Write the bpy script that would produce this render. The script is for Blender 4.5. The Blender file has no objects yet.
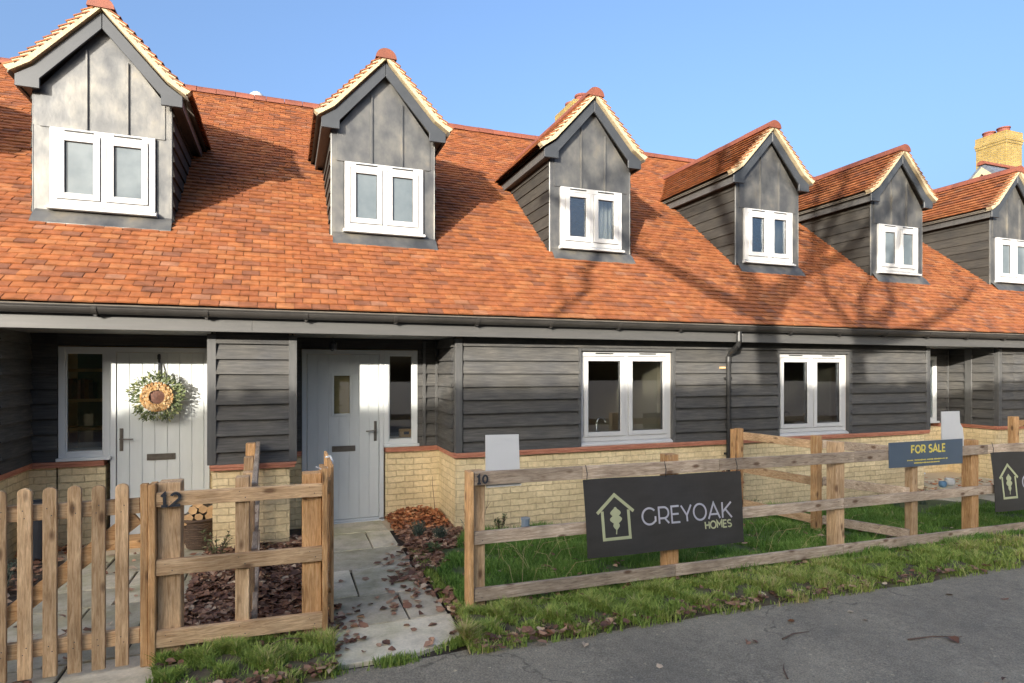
import bpy, math, random
import numpy as np
from mathutils import Vector
random.seed(7); rng = np.random.default_rng(7)
R = random.uniform
S = bpy.context.scene
COL = S.collection
WL = {}

# ------------------------------------------------------------------ helpers
class MB:
    """collects shapes in world coordinates and links them as ONE mesh object"""
    def __init__(s):
        s.v = []; s.f = []; s.m = []; s.r = []
    def add(s, vs, fs, m=0, r=None):
        o = len(s.v); s.v += [tuple(p) for p in vs]
        r = R(0, 1) if r is None else r
        for f in fs:
            s.f.append([i + o for i in f]); s.m.append(m); s.r.append(r)
    def box(s, x0, x1, y0, y1, z0, z1, m=0, r=None):
        s.add([(x0,y0,z0),(x1,y0,z0),(x1,y1,z0),(x0,y1,z0),(x0,y0,z1),(x1,y0,z1),(x1,y1,z1),(x0,y1,z1)],
              [(0,3,2,1),(4,5,6,7),(0,1,5,4),(1,2,6,5),(2,3,7,6),(3,0,4,7)], m, r)
    def beam(s, p0, p1, w, h, m=0, r=None, up=(0,0,1)):
        """box along p0-p1, w = sideways, h = along up"""
        p0 = Vector(p0); p1 = Vector(p1); d = (p1 - p0).normalized()
        sd = d.cross(Vector(up)).normalized(); u = sd.cross(d).normalized()
        vs = []
        for p in (p0, p1):
            for a, b in ((-1,-1),(1,-1),(1,1),(-1,1)):
                vs.append(p + sd * a * w / 2 + u * b * h / 2)
        s.add(vs, [(0,3,2,1),(4,5,6,7),(0,1,5,4),(1,2,6,5),(2,3,7,6),(3,0,4,7)], m, r)
    def prism(s, poly, axis, a0, a1, m=0, r=None):
        """poly of 2-D points extruded along axis ('x': (y,z), 'y': (x,z), 'z': (x,y))"""
        def P(q, a):
            return {'x': (a, q[0], q[1]), 'y': (q[0], a, q[1]), 'z': (q[0], q[1], a)}[axis]
        n = len(poly)
        vs = [P(q, a0) for q in poly] + [P(q, a1) for q in poly]
        fs = [tuple(range(n))[::-1], tuple(range(n, 2*n))]
        fs += [(i, (i+1) % n, n + (i+1) % n, n + i) for i in range(n)]
        s.add(vs, fs, m, r)
    def tube(s, pts, rad, n=8, m=0, r=None, cap=True):
        pts = [Vector(p) for p in pts]
        if not hasattr(rad, '__len__'): rad = [rad] * len(pts)
        vs = []; fs = []; ref = None
        for i, p in enumerate(pts):
            d = (pts[min(i+1, len(pts)-1)] - pts[max(i-1, 0)]).normalized()
            if ref is None:
                ref = Vector((0,0,1)) if abs(d.z) < .9 else Vector((1,0,0))
            a = d.cross(ref).normalized(); b = a.cross(d).normalized(); ref = b
            for k in range(n):
                t = 2*math.pi*k/n
                vs.append(p + (a*math.cos(t) + b*math.sin(t)) * rad[i])
        for i in range(len(pts)-1):
            for k in range(n):
                fs.append((i*n+k, i*n+(k+1) % n, (i+1)*n+(k+1) % n, (i+1)*n+k))
        if cap:
            fs.append(tuple(range(n))); fs.append(tuple(range((len(pts)-1)*n, len(pts)*n))[::-1])
        s.add(vs, fs, m, r)
    def lathe(s, c, prof, n=20, m=0, r=None):
        vs = []; fs = []
        for (rr, z) in prof:
            for k in range(n):
                t = 2*math.pi*k/n
                vs.append((c[0]+rr*math.cos(t), c[1]+rr*math.sin(t), c[2]+z))
        for i in range(len(prof)-1):
            for k in range(n):
                fs.append((i*n+k, i*n+(k+1) % n, (i+1)*n+(k+1) % n, (i+1)*n+k))
        fs.append(tuple(range(n))[::-1]); fs.append(tuple(range((len(prof)-1)*n, len(prof)*n)))
        s.add(vs, fs, m, r)
    def build(s, name, mats, parent=None, origin=None, bevel=0, smooth=False):
        me = bpy.data.meshes.new(name)
        off = WL.get(parent.name, (0,0,0)) if parent else (origin or (0,0,0))
        vs = [(a-off[0], b-off[1], c-off[2]) for a, b, c in s.v]
        me.from_pydata(vs, [], s.f)
        if not isinstance(mats, (list, tuple)): mats = [mats]
        for mt in mats: me.materials.append(mt)
        me.polygons.foreach_set('material_index', s.m)
        at = me.attributes.new('rnd', 'FLOAT', 'FACE'); at.data.foreach_set('value', s.r)
        if smooth: me.polygons.foreach_set('use_smooth', [True]*len(s.f))
        me.update()
        o = bpy.data.objects.new(name, me); COL.objects.link(o)
        if parent: o.parent = parent
        else: o.location = off
        WL[o.name] = off
        if bevel:
            b = o.modifiers.new('bevel', 'BEVEL'); b.width = bevel; b.segments = 1; b.limit_method = 'ANGLE'
        return o

def tag(o, label=None, cat=None, group=None, kind=None):
    for k, v in (('label', label), ('category', cat), ('group', group), ('kind', kind)):
        if v: o[k] = v
    return o
def thing(name, label, cat, loc=(0,0,0), group=None):
    o = bpy.data.objects.new(name, None); COL.objects.link(o); o.location = loc
    o.empty_display_size = .1
    WL[o.name] = tuple(loc)
    return tag(o, label, cat, group)

# ------------------------------------------------------------------ materials
def nodes(name):
    m = bpy.data.materials.new(name); m.use_nodes = True
    nt = m.node_tree; b = nt.nodes['Principled BSDF']
    return m, nt, b
def N(nt, t, **kw):
    n = nt.nodes.new(t)
    for k, v in kw.items(): setattr(n, k, v)
    return n
def ramp(nt, fac, cols):
    r = N(nt, 'ShaderNodeValToRGB'); e = r.color_ramp.elements
    while len(e) < len(cols): e.new(.5)
    for el, (p, c) in zip(e, cols):
        el.position = p; el.color = (c[0], c[1], c[2], 1)
    nt.links.new(fac, r.inputs['Fac']); return r.outputs['Color']
def coords(nt, sc=(1,1,1), kind='Object'):
    tc = N(nt, 'ShaderNodeTexCoord'); mp = N(nt, 'ShaderNodeMapping')
    mp.inputs['Scale'].default_value = sc
    nt.links.new(tc.outputs[kind], mp.inputs['Vector']); return mp.outputs['Vector']
def noise(nt, vec, scale, detail=5, rough=.6, dist=0):
    n = N(nt, 'ShaderNodeTexNoise')
    n.inputs['Scale'].default_value = scale; n.inputs['Detail'].default_value = detail
    n.inputs['Roughness'].default_value = rough; n.inputs['Distortion'].default_value = dist
    nt.links.new(vec, n.inputs['Vector']); return n.outputs['Fac']
def mix(nt, a, b, fac, mode='MIX'):
    m = N(nt, 'ShaderNodeMix', data_type='RGBA', blend_type=mode)
    for sock, v in ((m.inputs[0], fac), (m.inputs[6], a), (m.inputs[7], b)):
        if hasattr(v, 'links') or hasattr(v, 'is_linked'): nt.links.new(v, sock)
        elif isinstance(v, (int, float)): sock.default_value = v
        else: sock.default_value = (v[0], v[1], v[2], 1)
    return m.outputs[2]
def vary(nt, col, amt, attr='rnd'):
    """multiply colour by 1±amt from the per-face attribute"""
    a = N(nt, 'ShaderNodeAttribute', attribute_name=attr)
    mr = N(nt, 'ShaderNodeMapRange'); mr.inputs[3].default_value = 1-amt; mr.inputs[4].default_value = 1+amt
    nt.links.new(a.outputs['Fac'], mr.inputs[0])
    cc = N(nt, 'ShaderNodeCombineColor')
    for i in range(3): nt.links.new(mr.outputs[0], cc.inputs[i])
    return mix(nt, col, cc.outputs[0], 1.0, 'MULTIPLY')
def bump(nt, b, h, strength, dist=.01):
    bp = N(nt, 'ShaderNodeBump'); bp.inputs['Strength'].default_value = strength; bp.inputs['Distance'].default_value = dist
    nt.links.new(h, bp.inputs['Height']); nt.links.new(bp.outputs[0], b.inputs['Normal'])
def simple(name, cols, scale=6, rough=.6, st=(1,1,1), bmp=.15, var=.0, detail=5, metal=0, spec=.5, dist=.005):
    m, nt, b = nodes(name)
    v = coords(nt, st); n = noise(nt, v, scale, detail)
    c = ramp(nt, n, cols if len(cols) > 1 else [(0, cols[0][1]), (1, cols[0][1])])
    if var: c = vary(nt, c, var)
    nt.links.new(c, b.inputs['Base Color'])
    b.inputs['Roughness'].default_value = rough; b.inputs['Metallic'].default_value = metal
    b.inputs['Specular IOR Level'].default_value = spec
    if bmp: bump(nt, b, n, bmp, dist)
    return m
def wood(name, axis, c0, c1, c2, knot=(.10,.05,.025), grey=0.0, spec=.25):
    m, nt, b = nodes(name)
    st = {'x': (1.2,14,14), 'y': (14,1.2,14), 'z': (14,14,1.2)}[axis]
    oi = N(nt, 'ShaderNodeObjectInfo')
    tc = N(nt, 'ShaderNodeTexCoord'); add = N(nt, 'ShaderNodeVectorMath', operation='ADD')
    sc = N(nt, 'ShaderNodeVectorMath', operation='SCALE'); sc.inputs['Scale'].default_value = 37.
    cx = N(nt, 'ShaderNodeCombineXYZ')
    for i in range(3): nt.links.new(oi.outputs['Random'], cx.inputs[i])
    nt.links.new(cx.outputs[0], sc.inputs[0]); nt.links.new(tc.outputs['Object'], add.inputs[0]); nt.links.new(sc.outputs[0], add.inputs[1])
    mp = N(nt, 'ShaderNodeMapping'); mp.inputs['Scale'].default_value = st; nt.links.new(add.outputs[0], mp.inputs['Vector'])
    n1 = noise(nt, mp.outputs[0], 3.2, 6, .65, 1.2)
    n0 = noise(nt, mp.outputs[0], 11, 4, .7, .5)
    c = ramp(nt, n1, [(.30, c0), (.5, c1), (.70, c2)])
    c = mix(nt, c, ramp(nt, n0, [(.3, (.70,.66,.62)), (.55, (1.06,1.05,1.04))]), 1.0, 'MULTIPLY')
    # broad weather stains
    n2 = noise(nt, add.outputs[0], 2.6, 3, .55)
    st2 = ramp(nt, n2, [(.35, (.72,.70,.68)), (.62, (1.08,1.05,1.02))])
    c = mix(nt, c, st2, 1.0, 'MULTIPLY')
    # knots
    mk = N(nt, 'ShaderNodeMapping'); mk.inputs['Scale'].default_value = {'x': (4.5,11,11), 'y': (11,4.5,11), 'z': (11,11,4.5)}[axis]
    nt.links.new(add.outputs[0], mk.inputs['Vector'])
    vo = N(nt, 'ShaderNodeTexVoronoi'); vo.inputs['Scale'].default_value = .9; nt.links.new(mk.outputs[0], vo.inputs['Vector'])
    kf = N(nt, 'ShaderNodeMapRange'); kf.inputs[1].default_value = .10; kf.inputs[2].default_value = .22; kf.inputs[3].default_value = .85; kf.inputs[4].default_value = 0
    nt.links.new(vo.outputs['Distance'], kf.inputs[0])
    c = mix(nt, c, knot, kf.outputs[0])
    # per-board tone
    mr = N(nt, 'ShaderNodeMapRange'); mr.inputs[3].default_value = .82; mr.inputs[4].default_value = 1.16
    nt.links.new(oi.outputs['Random'], mr.inputs[0])
    cc = N(nt, 'ShaderNodeCombineColor')
    for i in range(3): nt.links.new(mr.outputs[0], cc.inputs[i])
    c = mix(nt, c, cc.outputs[0], 1.0, 'MULTIPLY')
    nt.links.new(c, b.inputs['Base Color']); b.inputs['Roughness'].default_value = .8
    b.inputs['Specular IOR Level'].default_value = spec
    bump(nt, b, n1, .35, .004)
    return m
def attr_ramp(name, cols, rough=.7, spec=.2, trans=0, nscale=0, bmp=0):
    m, nt, b = nodes(name)
    a = N(nt, 'ShaderNodeAttribute', attribute_name='rnd')
    c = ramp(nt, a.outputs['Fac'], cols)
    if nscale:
        n = noise(nt, coords(nt), nscale, 5)
        c = mix(nt, c, ramp(nt, n, [(.3, (.7,.7,.7)), (.7, (1.2,1.2,1.2))]), 1.0, 'MULTIPLY')
        if bmp: bump(nt, b, n, bmp, .004)
    nt.links.new(c, b.inputs['Base Color']); b.inputs['Roughness'].default_value = rough
    b.inputs['Specular IOR Level'].default_value = spec
    if trans:
        t = N(nt, 'ShaderNodeBsdfTranslucent'); nt.links.new(c, t.inputs['Color'])
        ms = N(nt, 'ShaderNodeMixShader'); ms.inputs[0].default_value = trans
        nt.links.new(b.outputs[0], ms.inputs[1]); nt.links.new(t.outputs[0], ms.inputs[2])
        nt.links.new(ms.outputs[0], nt.nodes['Material Output'].inputs['Surface'])
    return m

MT = {}
# roof tiles: several clay tones, some dark-fired
MT['tile'] = attr_ramp('clay_tile', [(0,(.125,.056,.036)), (.16,(.18,.069,.034)), (.42,(.23,.077,.030)), (.7,(.258,.088,.030)), (.9,(.285,.112,.043)), (1,(.23,.105,.06))], .75, .3, nscale=9, bmp=.25)
MT['ridge'] = simple('ridge_clay', [(.3,(.125,.037,.021)), (.7,(.185,.054,.028))], 7, .7, bmp=.2, var=.12)
MT['mortar'] = simple('lime_mortar', [(.3,(.34,.275,.165)), (.7,(.44,.365,.235))], 14, .9, bmp=.5, dist=.01)
MT['board_dark'] = None
def weatherboard(name, axis):
    m, nt, b = nodes(name)
    st = (1,16,16) if axis == 'x' else (16,1,16)
    v = coords(nt, st); n1 = noise(nt, v, 4, 6, .65)
    n2 = noise(nt, coords(nt, (1,1,1.5)), 2.2, 4)
    c = ramp(nt, n1, [(.3,(.046,.045,.044)), (.55,(.074,.072,.069)), (.75,(.108,.104,.097))])
    c = mix(nt, c, ramp(nt, n2, [(.3,(.82,.84,.88)), (.7,(1.15,1.12,1.05))]), 1.0, 'MULTIPLY')
    c = vary(nt, c, .16)
    nt.links.new(c, b.inputs['Base Color']); b.inputs['Roughness'].default_value = .7; b.inputs['Specular IOR Level'].default_value = .12
    bump(nt, b, n1, .4, .004); return m
MT['wb_x'] = weatherboard('weatherboard', 'x'); MT['wb_y'] = weatherboard('weatherboard_return', 'y')
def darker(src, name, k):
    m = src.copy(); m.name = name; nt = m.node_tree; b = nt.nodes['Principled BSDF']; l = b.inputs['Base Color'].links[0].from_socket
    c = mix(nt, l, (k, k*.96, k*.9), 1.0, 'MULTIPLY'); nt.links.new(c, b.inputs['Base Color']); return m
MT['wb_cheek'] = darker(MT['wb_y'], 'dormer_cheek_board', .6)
MT['trim_dark'] = simple('dark_painted_timber', [(.3,(.055,.055,.054)), (.7,(.08,.079,.076))], 5, .5, (6,6,.8), .1)
MT['fascia'] = simple('grey_painted_fascia', [(.3,(.062,.061,.059)), (.7,(.082,.08,.076))], 3, .5, (.6,8,8), .06)
MT['barge'] = simple('slate_grey_barge_paint', [(.3,(.032,.036,.041)), (.7,(.042,.046,.052))], 5, .45, bmp=.05)
MT['gutter'] = simple('black_gutter_plastic', [(.3,(.026,.024,.022)), (.7,(.04,.037,.034))], 4, .35, bmp=0)
MT['pipe'] = simple('black_pipe_plastic', [(.3,(.018,.018,.018)), (.7,(.028,.028,.028))], 4, .25, bmp=0)
MT['soffit'] = simple('soffit_board', [(.3,(.16,.155,.145)), (.7,(.20,.195,.18))], 3, .6, bmp=.05)
def brickmat(name, c1, c2, mo, bumpS=.9, msize=.006):
    m, nt, b = nodes(name)
    tc = N(nt, 'ShaderNodeTexCoord'); sp = N(nt, 'ShaderNodeSeparateXYZ'); nt.links.new(tc.outputs['Object'], sp.inputs[0])
    ad = N(nt, 'ShaderNodeMath', operation='ADD'); nt.links.new(sp.outputs[0], ad.inputs[0]); nt.links.new(sp.outputs[1], ad.inputs[1])
    cb = N(nt, 'ShaderNodeCombineXYZ'); nt.links.new(ad.outputs[0], cb.inputs[0]); nt.links.new(sp.outputs[2], cb.inputs[1])
    # wobble so courses are not ruler-straight
    nz = N(nt, 'ShaderNodeTexNoise'); nz.inputs['Scale'].default_value = 9; nz.inputs['Detail'].default_value = 3; nt.links.new(cb.outputs[0], nz.inputs['Vector'])
    sub = N(nt, 'ShaderNodeVectorMath', operation='SUBTRACT'); sub.inputs[1].default_value = (.5,.5,.5); nt.links.new(nz.outputs['Color'], sub.inputs[0])
    sc = N(nt, 'ShaderNodeVectorMath', operation='SCALE'); sc.inputs['Scale'].default_value = .034; nt.links.new(sub.outputs[0], sc.inputs[0])
    av = N(nt, 'ShaderNodeVectorMath', operation='ADD'); nt.links.new(cb.outputs[0], av.inputs[0]); nt.links.new(sc.outputs[0], av.inputs[1])
    bk = N(nt, 'ShaderNodeTexBrick'); bk.inputs['Scale'].default_value = 1
    for k, vv in (('Brick Width', .225), ('Row Height', .075), ('Mortar Size', msize), ('Mortar Smooth', .4), ('Bias', 0)): bk.inputs[k].default_value = vv
    for k, vv in (('Color1', c1), ('Color2', c2), ('Mortar', mo)): bk.inputs[k].default_value = (*vv, 1)
    nt.links.new(av.outputs[0], bk.inputs['Vector'])
    n = noise(nt, tc.outputs['Object'], 22, 6, .7); n2 = noise(nt, tc.outputs['Object'], 2.2, 4)
    c = mix(nt, bk.outputs['Color'], ramp(nt, n, [(.3,(.8,.79,.76)), (.7,(1.12,1.12,1.1))]), 1.0, 'MULTIPLY')
    c = mix(nt, c, ramp(nt, n2, [(.35,(.86,.85,.82)), (.65,(1.06,1.06,1.05))]), 1.0, 'MULTIPLY')
    nt.links.new(c, b.inputs['Base Color']); b.inputs['Roughness'].default_value = .9; b.inputs['Specular IOR Level'].default_value = .15
    mm = N(nt, 'ShaderNodeMath', operation='MULTIPLY_ADD'); mm.inputs[1].default_value = -1.0
    nt.links.new(bk.outputs['Fac'], mm.inputs[0]); nt.links.new(n, mm.inputs[2])
    bump(nt, b, mm.outputs[0], bumpS, .012)
    return m
MT['brick'] = brickmat('buff_brick', (.68,.545,.33), (.77,.635,.40), (.55,.435,.27))
MT['chimney_brick'] = brickmat('yellow_stock_brick', (.26,.18,.055), (.33,.235,.08), (.22,.18,.11), .6, .012)
MT['creasing'] = simple('red_creasing_tile', [(.25,(.28,.10,.06)), (.55,(.42,.17,.10)), (.8,(.50,.26,.18))], 9, .8, (1,1,9), .4)
def lead():
    m, nt, b = nodes('lead_sheet')
    v = coords(nt, (1.2,1.2,.9)); n = noise(nt, v, 3.0, 5, .55); n2 = noise(nt, coords(nt, (3,3,1.6)), 1.7, 4, .55)
    c = ramp(nt, n, [(.3,(.075,.078,.083)), (.46,(.115,.116,.117)), (.6,(.165,.16,.15)), (.75,(.235,.21,.17))])
    c = mix(nt, c, ramp(nt, n2, [(.32,(.80,.81,.83)), (.62,(1.05,1.04,1.0))]), 1.0, 'MULTIPLY')
    nt.links.new(c, b.inputs['Base Color']); b.inputs['Metallic'].default_value = .6
    b.inputs['Roughness'].default_value = .5
    bump(nt, b, n, .35, .02); return m
MT['lead'] = lead()
MT['upvc'] = simple('white_upvc', [(.3,(.43,.43,.425)), (.7,(.46,.46,.455))], 2, .3, bmp=0)
MT['gasket'] = simple('black_gasket', [(.3,(.02,.02,.02)), (.7,(.03,.03,.03))], 2, .5, bmp=0)
MT['doorframe'] = simple('pale_grey_frame', [(.3,(.50,.52,.52)), (.7,(.54,.56,.56))], 2, .4, bmp=0)
MT['door'] = simple('pale_grey_door', [(.3,(.50,.525,.52)), (.7,(.55,.575,.565))], 3, .38, (4,4,1), .03)
MT['metal'] = simple('brushed_metal', [(.3,(.15,.13,.11)), (.7,(.22,.20,.17))], 8, .35, metal=.8, bmp=0)
MT['chrome'] = simple('chrome', [(.3,(.6,.6,.6)), (.7,(.7,.7,.7))], 2, .12, metal=1, bmp=0)
def glassmat(name, tint, lo, hi):
    m, nt, b = nodes(name); nt.nodes.remove(b)
    t = N(nt, 'ShaderNodeBsdfTransparent'); t.inputs[0].default_value = (*tint, 1)
    g = N(nt, 'ShaderNodeBsdfGlossy'); g.inputs['Roughness'].default_value = .015; g.inputs['Color'].default_value = (.95,.97,1,1)
    fr = N(nt, 'ShaderNodeFresnel'); fr.inputs[0].default_value = 1.5
    mr = N(nt, 'ShaderNodeMapRange'); mr.inputs[3].default_value = lo; mr.inputs[4].default_value = hi
    nt.links.new(fr.outputs[0], mr.inputs[0])
    ms = N(nt, 'ShaderNodeMixShader'); nt.links.new(mr.outputs[0], ms.inputs[0]); nt.links.new(t.outputs[0], ms.inputs[1]); nt.links.new(g.outputs[0], ms.inputs[2])
    # slight pane distortion
    bp = N(nt, 'ShaderNodeBump'); bp.inputs['Strength'].default_value = .02; n = noise(nt, coords(nt), 3, 2); nt.links.new(n, bp.inputs['Height']); nt.links.new(bp.outputs[0], g.inputs['Normal'])
    nt.links.new(ms.outputs[0], nt.nodes['Material Output'].inputs['Surface']); return m
MT['glass'] = glassmat('window_glass', (.93,.95,.94), .085, .9)
def obscure():
    m, nt, b = nodes('obscured_glass'); v = coords(nt); n = noise(nt, v, 2.2, 4)
    c = ramp(nt, n, [(.35,(.085,.105,.118)), (.6,(.125,.148,.16))]); nt.links.new(c, b.inputs['Base Color'])
    b.inputs['Roughness'].default_value = .22; b.inputs['Specular IOR Level'].default_value = .6
    n2 = noise(nt, v, 90, 2); bump(nt, b, n2, .15, .003); return m
MT['obscure'] = obscure()
MT['room'] = simple('room_wall_paint', [(.3,(.50,.40,.26)), (.7,(.58,.46,.31))], 1, .9, bmp=0)
MT['room_cream'] = simple('cream_kitchen_wall', [(.3,(.66,.58,.42)), (.7,(.74,.66,.50))], 1, .9, bmp=0)
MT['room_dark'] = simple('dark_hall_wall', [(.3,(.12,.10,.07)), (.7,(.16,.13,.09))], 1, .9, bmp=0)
MT['blind'] = simple('pale_blue_blind', [(.3,(.25,.29,.31)), (.7,(.32,.36,.38))], 1.5, .9, bmp=0)
MT['curtain'] = simple('white_curtain', [(.3,(.66,.66,.64)), (.7,(.74,.74,.72))], 4, .9, (8,1,.5), .3)
MT['worktop'] = simple('pale_worktop', [(.3,(.36,.33,.28)), (.7,(.44,.40,.34))], 6, .4, bmp=0)
MT['card'] = simple('brown_cardboard', [(.3,(.42,.24,.09)), (.7,(.50,.30,.12))], 5, .8, bmp=.05)
# fence timbers
def woodset(k, c0, c1, c2):
    for ax in 'xyz': MT[f'{k}_{ax}'] = wood(f'{k}_{ax}', ax, c0, c1, c2)
woodset('new', (.36,.19,.075), (.55,.33,.155), (.68,.46,.25))
woodset('tan', (.33,.205,.105), (.50,.345,.20), (.66,.49,.31))
woodset('grey', (.27,.205,.15), (.43,.345,.26), (.58,.49,.385))
MT['endgrain'] = simple('cut_log_end', [(.3,(.45,.26,.11)), (.7,(.62,.40,.20))], 14, .8, bmp=.2, var=.2)
MT['bark'] = simple('grey_bark', [(.3,(.07,.055,.04)), (.7,(.15,.12,.09))], 12, .9, (1,1,.4), .8, dist=.02)
MT['wicker'] = simple('dark_wicker', [(.3,(.05,.03,.02)), (.7,(.14,.085,.05))], 9, .7, (1,1,14), .9, dist=.02)
MT['slab'] = None
def slabmat():
    m, nt, b = nodes('pale_sandstone')
    v = coords(nt); n = noise(nt, v, 5, 7, .65, .3); n2 = noise(nt, v, 45, 4, .7); n3 = noise(nt, v, 1.6, 4)
    c = ramp(nt, n, [(.3,(.40,.345,.25)), (.5,(.57,.495,.365)), (.72,(.68,.60,.455))])
    c = mix(nt, c, ramp(nt, n3, [(.42,(1,1,1)), (.62,(.70,.72,.60))]), 1.0, 'MULTIPLY')
    c = mix(nt, c, ramp(nt, n2, [(.3,(.85,.85,.85)), (.7,(1.1,1.1,1.1))]), 1.0, 'MULTIPLY')
    c = vary(nt, c, .22); nt.links.new(c, b.inputs['Base Color']); b.inputs['Roughness'].default_value = .7
    bump(nt, b, n, .25, .01); return m
MT['slab'] = slabmat()
def asphalt():
    m, nt, b = nodes('worn_asphalt')
    v = coords(nt); n1 = noise(nt, v, 95, 4, .85); n2 = noise(nt, v, 1.1, 6, .65); n3 = noise(nt, v, 14, 6, .7)
    vo = N(nt, 'ShaderNodeTexVoronoi'); vo.inputs['Scale'].default_value = 60; nt.links.new(v, vo.inputs['Vector'])
    c = ramp(nt, n1, [(.34,(.15,.124,.087)), (.5,(.27,.226,.16)), (.66,(.43,.363,.262))])
    c = mix(nt, c, ramp(nt, n2, [(.35,(.78,.78,.78)), (.65,(1.18,1.17,1.14))]), 1.0, 'MULTIPLY')
    c = mix(nt, c, ramp(nt, n3, [(.3,(.8,.8,.8)), (.7,(1.15,1.15,1.15))]), 1.0, 'MULTIPLY')
    nt.links.new(c, b.inputs['Base Color']); b.inputs['Roughness'].default_value = .85
    # fine cracks and darker repair tone
    nd_ = N(nt, 'ShaderNodeTexNoise'); nd_.inputs['Scale'].default_value = 2.2; nd_.inputs['Detail'].default_value = 5; nt.links.new(v, nd_.inputs['Vector'])
    sc_ = N(nt, 'ShaderNodeVectorMath', operation='SCALE'); sc_.inputs['Scale'].default_value = .9; nt.links.new(nd_.outputs['Color'], sc_.inputs[0])
    av_ = N(nt, 'ShaderNodeVectorMath', operation='ADD'); nt.links.new(v, av_.inputs[0]); nt.links.new(sc_.outputs[0], av_.inputs[1])
    ve = N(nt, 'ShaderNodeTexVoronoi', feature='DISTANCE_TO_EDGE'); ve.inputs['Scale'].default_value = .42; nt.links.new(av_.outputs[0], ve.inputs['Vector'])
    cr = ramp(nt, ve.outputs['Distance'], [(.0, (.45,.45,.45)), (.006, (1,1,1))])
    mk = ramp(nt, n2, [(.45, (0,0,0)), (.56, (1,1,1))])
    c = mix(nt, c, mix(nt, (1,1,1), cr, mk), 1.0, 'MULTIPLY')
    grit = ramp(nt, vo.outputs['Color'], [(.90, (1,1,1)), (.96, (1.7,1.65,1.55))]); c = mix(nt, c, grit, 1.0, 'MULTIPLY')
    nt.links.new(c, b.inputs['Base Color'])
    mm = N(nt, 'ShaderNodeMath', operation='ADD'); nt.links.new(n1, mm.inputs[0]); nt.links.new(vo.outputs['Distance'], mm.inputs[1])
    bump(nt, b, mm.outputs[0], .6, .008); return m
MT['asphalt'] = asphalt()
MT['soil'] = simple('dark_soil', [(.3,(.035,.024,.017)), (.7,(.085,.06,.042))], 18, .95, bmp=.8, detail=8, dist=.03)
MT['turf'] = simple('turf_base', [(.3,(.05,.06,.02)), (.7,(.10,.13,.04))], 10, .95, bmp=.6, dist=.02)
MT['mossy_soil'] = simple('mossy_soil', [(.3,(.045,.032,.02)), (.48,(.10,.075,.045)), (.62,(.12,.14,.04)), (.8,(.20,.22,.06))], 7, .95, bmp=.8, detail=8, dist=.03)
MT['grass'] = attr_ramp('grass_blade', [(0,(.085,.17,.03)), (.45,(.165,.30,.055)), (.8,(.28,.39,.09)), (.93,(.44,.44,.16)), (1,(.56,.47,.24))], .6, .25, .3)
MT['verge_grass'] = attr_ramp('verge_grass_blade', [(0,(.12,.19,.035)), (.4,(.24,.34,.065)), (.75,(.40,.45,.11)), (.9,(.54,.48,.21)), (1,(.54,.41,.21))], .6, .25, .3)
MT['leaf_dark'] = attr_ramp('dead_leaf_dark', [(0,(.085,.04,.024)), (.35,(.19,.088,.052)), (.7,(.32,.175,.105)), (.92,(.47,.30,.19)), (1,(.56,.42,.28))], .55, .4)
MT['leaf_orange'] = attr_ramp('dead_leaf_orange', [(0,(.20,.07,.035)), (.4,(.40,.14,.055)), (.8,(.54,.23,.09)), (1,(.60,.34,.17))], .6, .35)
MT['foliage'] = attr_ramp('green_leaf', [(0,(.05,.065,.03)), (.4,(.10,.135,.055)), (.8,(.20,.23,.10)), (1,(.32,.30,.15))], .5, .3, .25)
MT['lavender'] = attr_ramp('grey_green_leaf', [(0,(.06,.085,.06)), (.6,(.11,.145,.11)), (1,(.19,.215,.16))], .7, .2, .2)
MT['hedge'] = attr_ramp('hedge_leaf', [(0,(.02,.04,.012)), (.6,(.045,.075,.02)), (1,(.09,.12,.035))], .6, .3, .15)
MT['twig'] = simple('brown_twig', [(.3,(.09,.055,.035)), (.7,(.16,.10,.07))], 8, .8, bmp=0)
MT['dead_flower'] = attr_ramp('dead_flower_head', [(0,(.14,.05,.025)), (1,(.30,.14,.07))], .7, .2)
MT['banner'] = simple('black_vinyl', [(.3,(.034,.030,.026)), (.7,(.050,.045,.040))], 3, .5, (1,1,3), .08)
MT['print_grey'] = simple('silver_print', [(.3,(.44,.43,.47)), (.7,(.48,.47,.51))], 3, .6, bmp=0)
MT['print_green'] = simple('sage_print', [(.3,(.42,.43,.25)), (.7,(.47,.48,.28))], 3, .6, bmp=0)
MT['sale_blue'] = simple('blue_grey_board', [(.3,(.068,.098,.135)), (.7,(.085,.118,.155))], 2, .35, bmp=0)
MT['sale_yellow'] = simple('yellow_print', [(.3,(.66,.55,.10)), (.7,(.72,.60,.13))], 3, .6, bmp=0)
MT['white_board'] = simple('white_board', [(.3,(.54,.54,.525)), (.7,(.59,.59,.575))], 2, .5, bmp=0)
MT['number'] = simple('black_number_metal', [(.3,(.02,.022,.028)), (.7,(.04,.044,.052))], 8, .4, bmp=0)
MT['pot'] = simple('terracotta_pot', [(.3,(.12,.032,.022)), (.7,(.18,.052,.034))], 5, .8, bmp=.15)
MT['blue_glaze'] = simple('blue_glaze', [(.3,(.10,.20,.32)), (.7,(.14,.26,.38))], 5, .3, bmp=0)
MT['pale_glaze'] = simple('pale_stone_pot', [(.3,(.42,.43,.42)), (.7,(.52,.53,.52))], 5, .7, bmp=.1)
MT['planter'] = simple('dark_planter', [(.3,(.035,.037,.04)), (.7,(.055,.057,.06))], 5, .6, bmp=.1)
MT['wood_slice'] = attr_ramp('wood_slice', [(0,(.20,.10,.035)), (.5,(.31,.18,.07)), (1,(.42,.31,.18))], .7, .2)
MT['wreath_heart'] = simple('dark_cone_heart', [(.3,(.05,.02,.012)), (.7,(.12,.05,.03))], 30, .8, bmp=.8)
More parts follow.
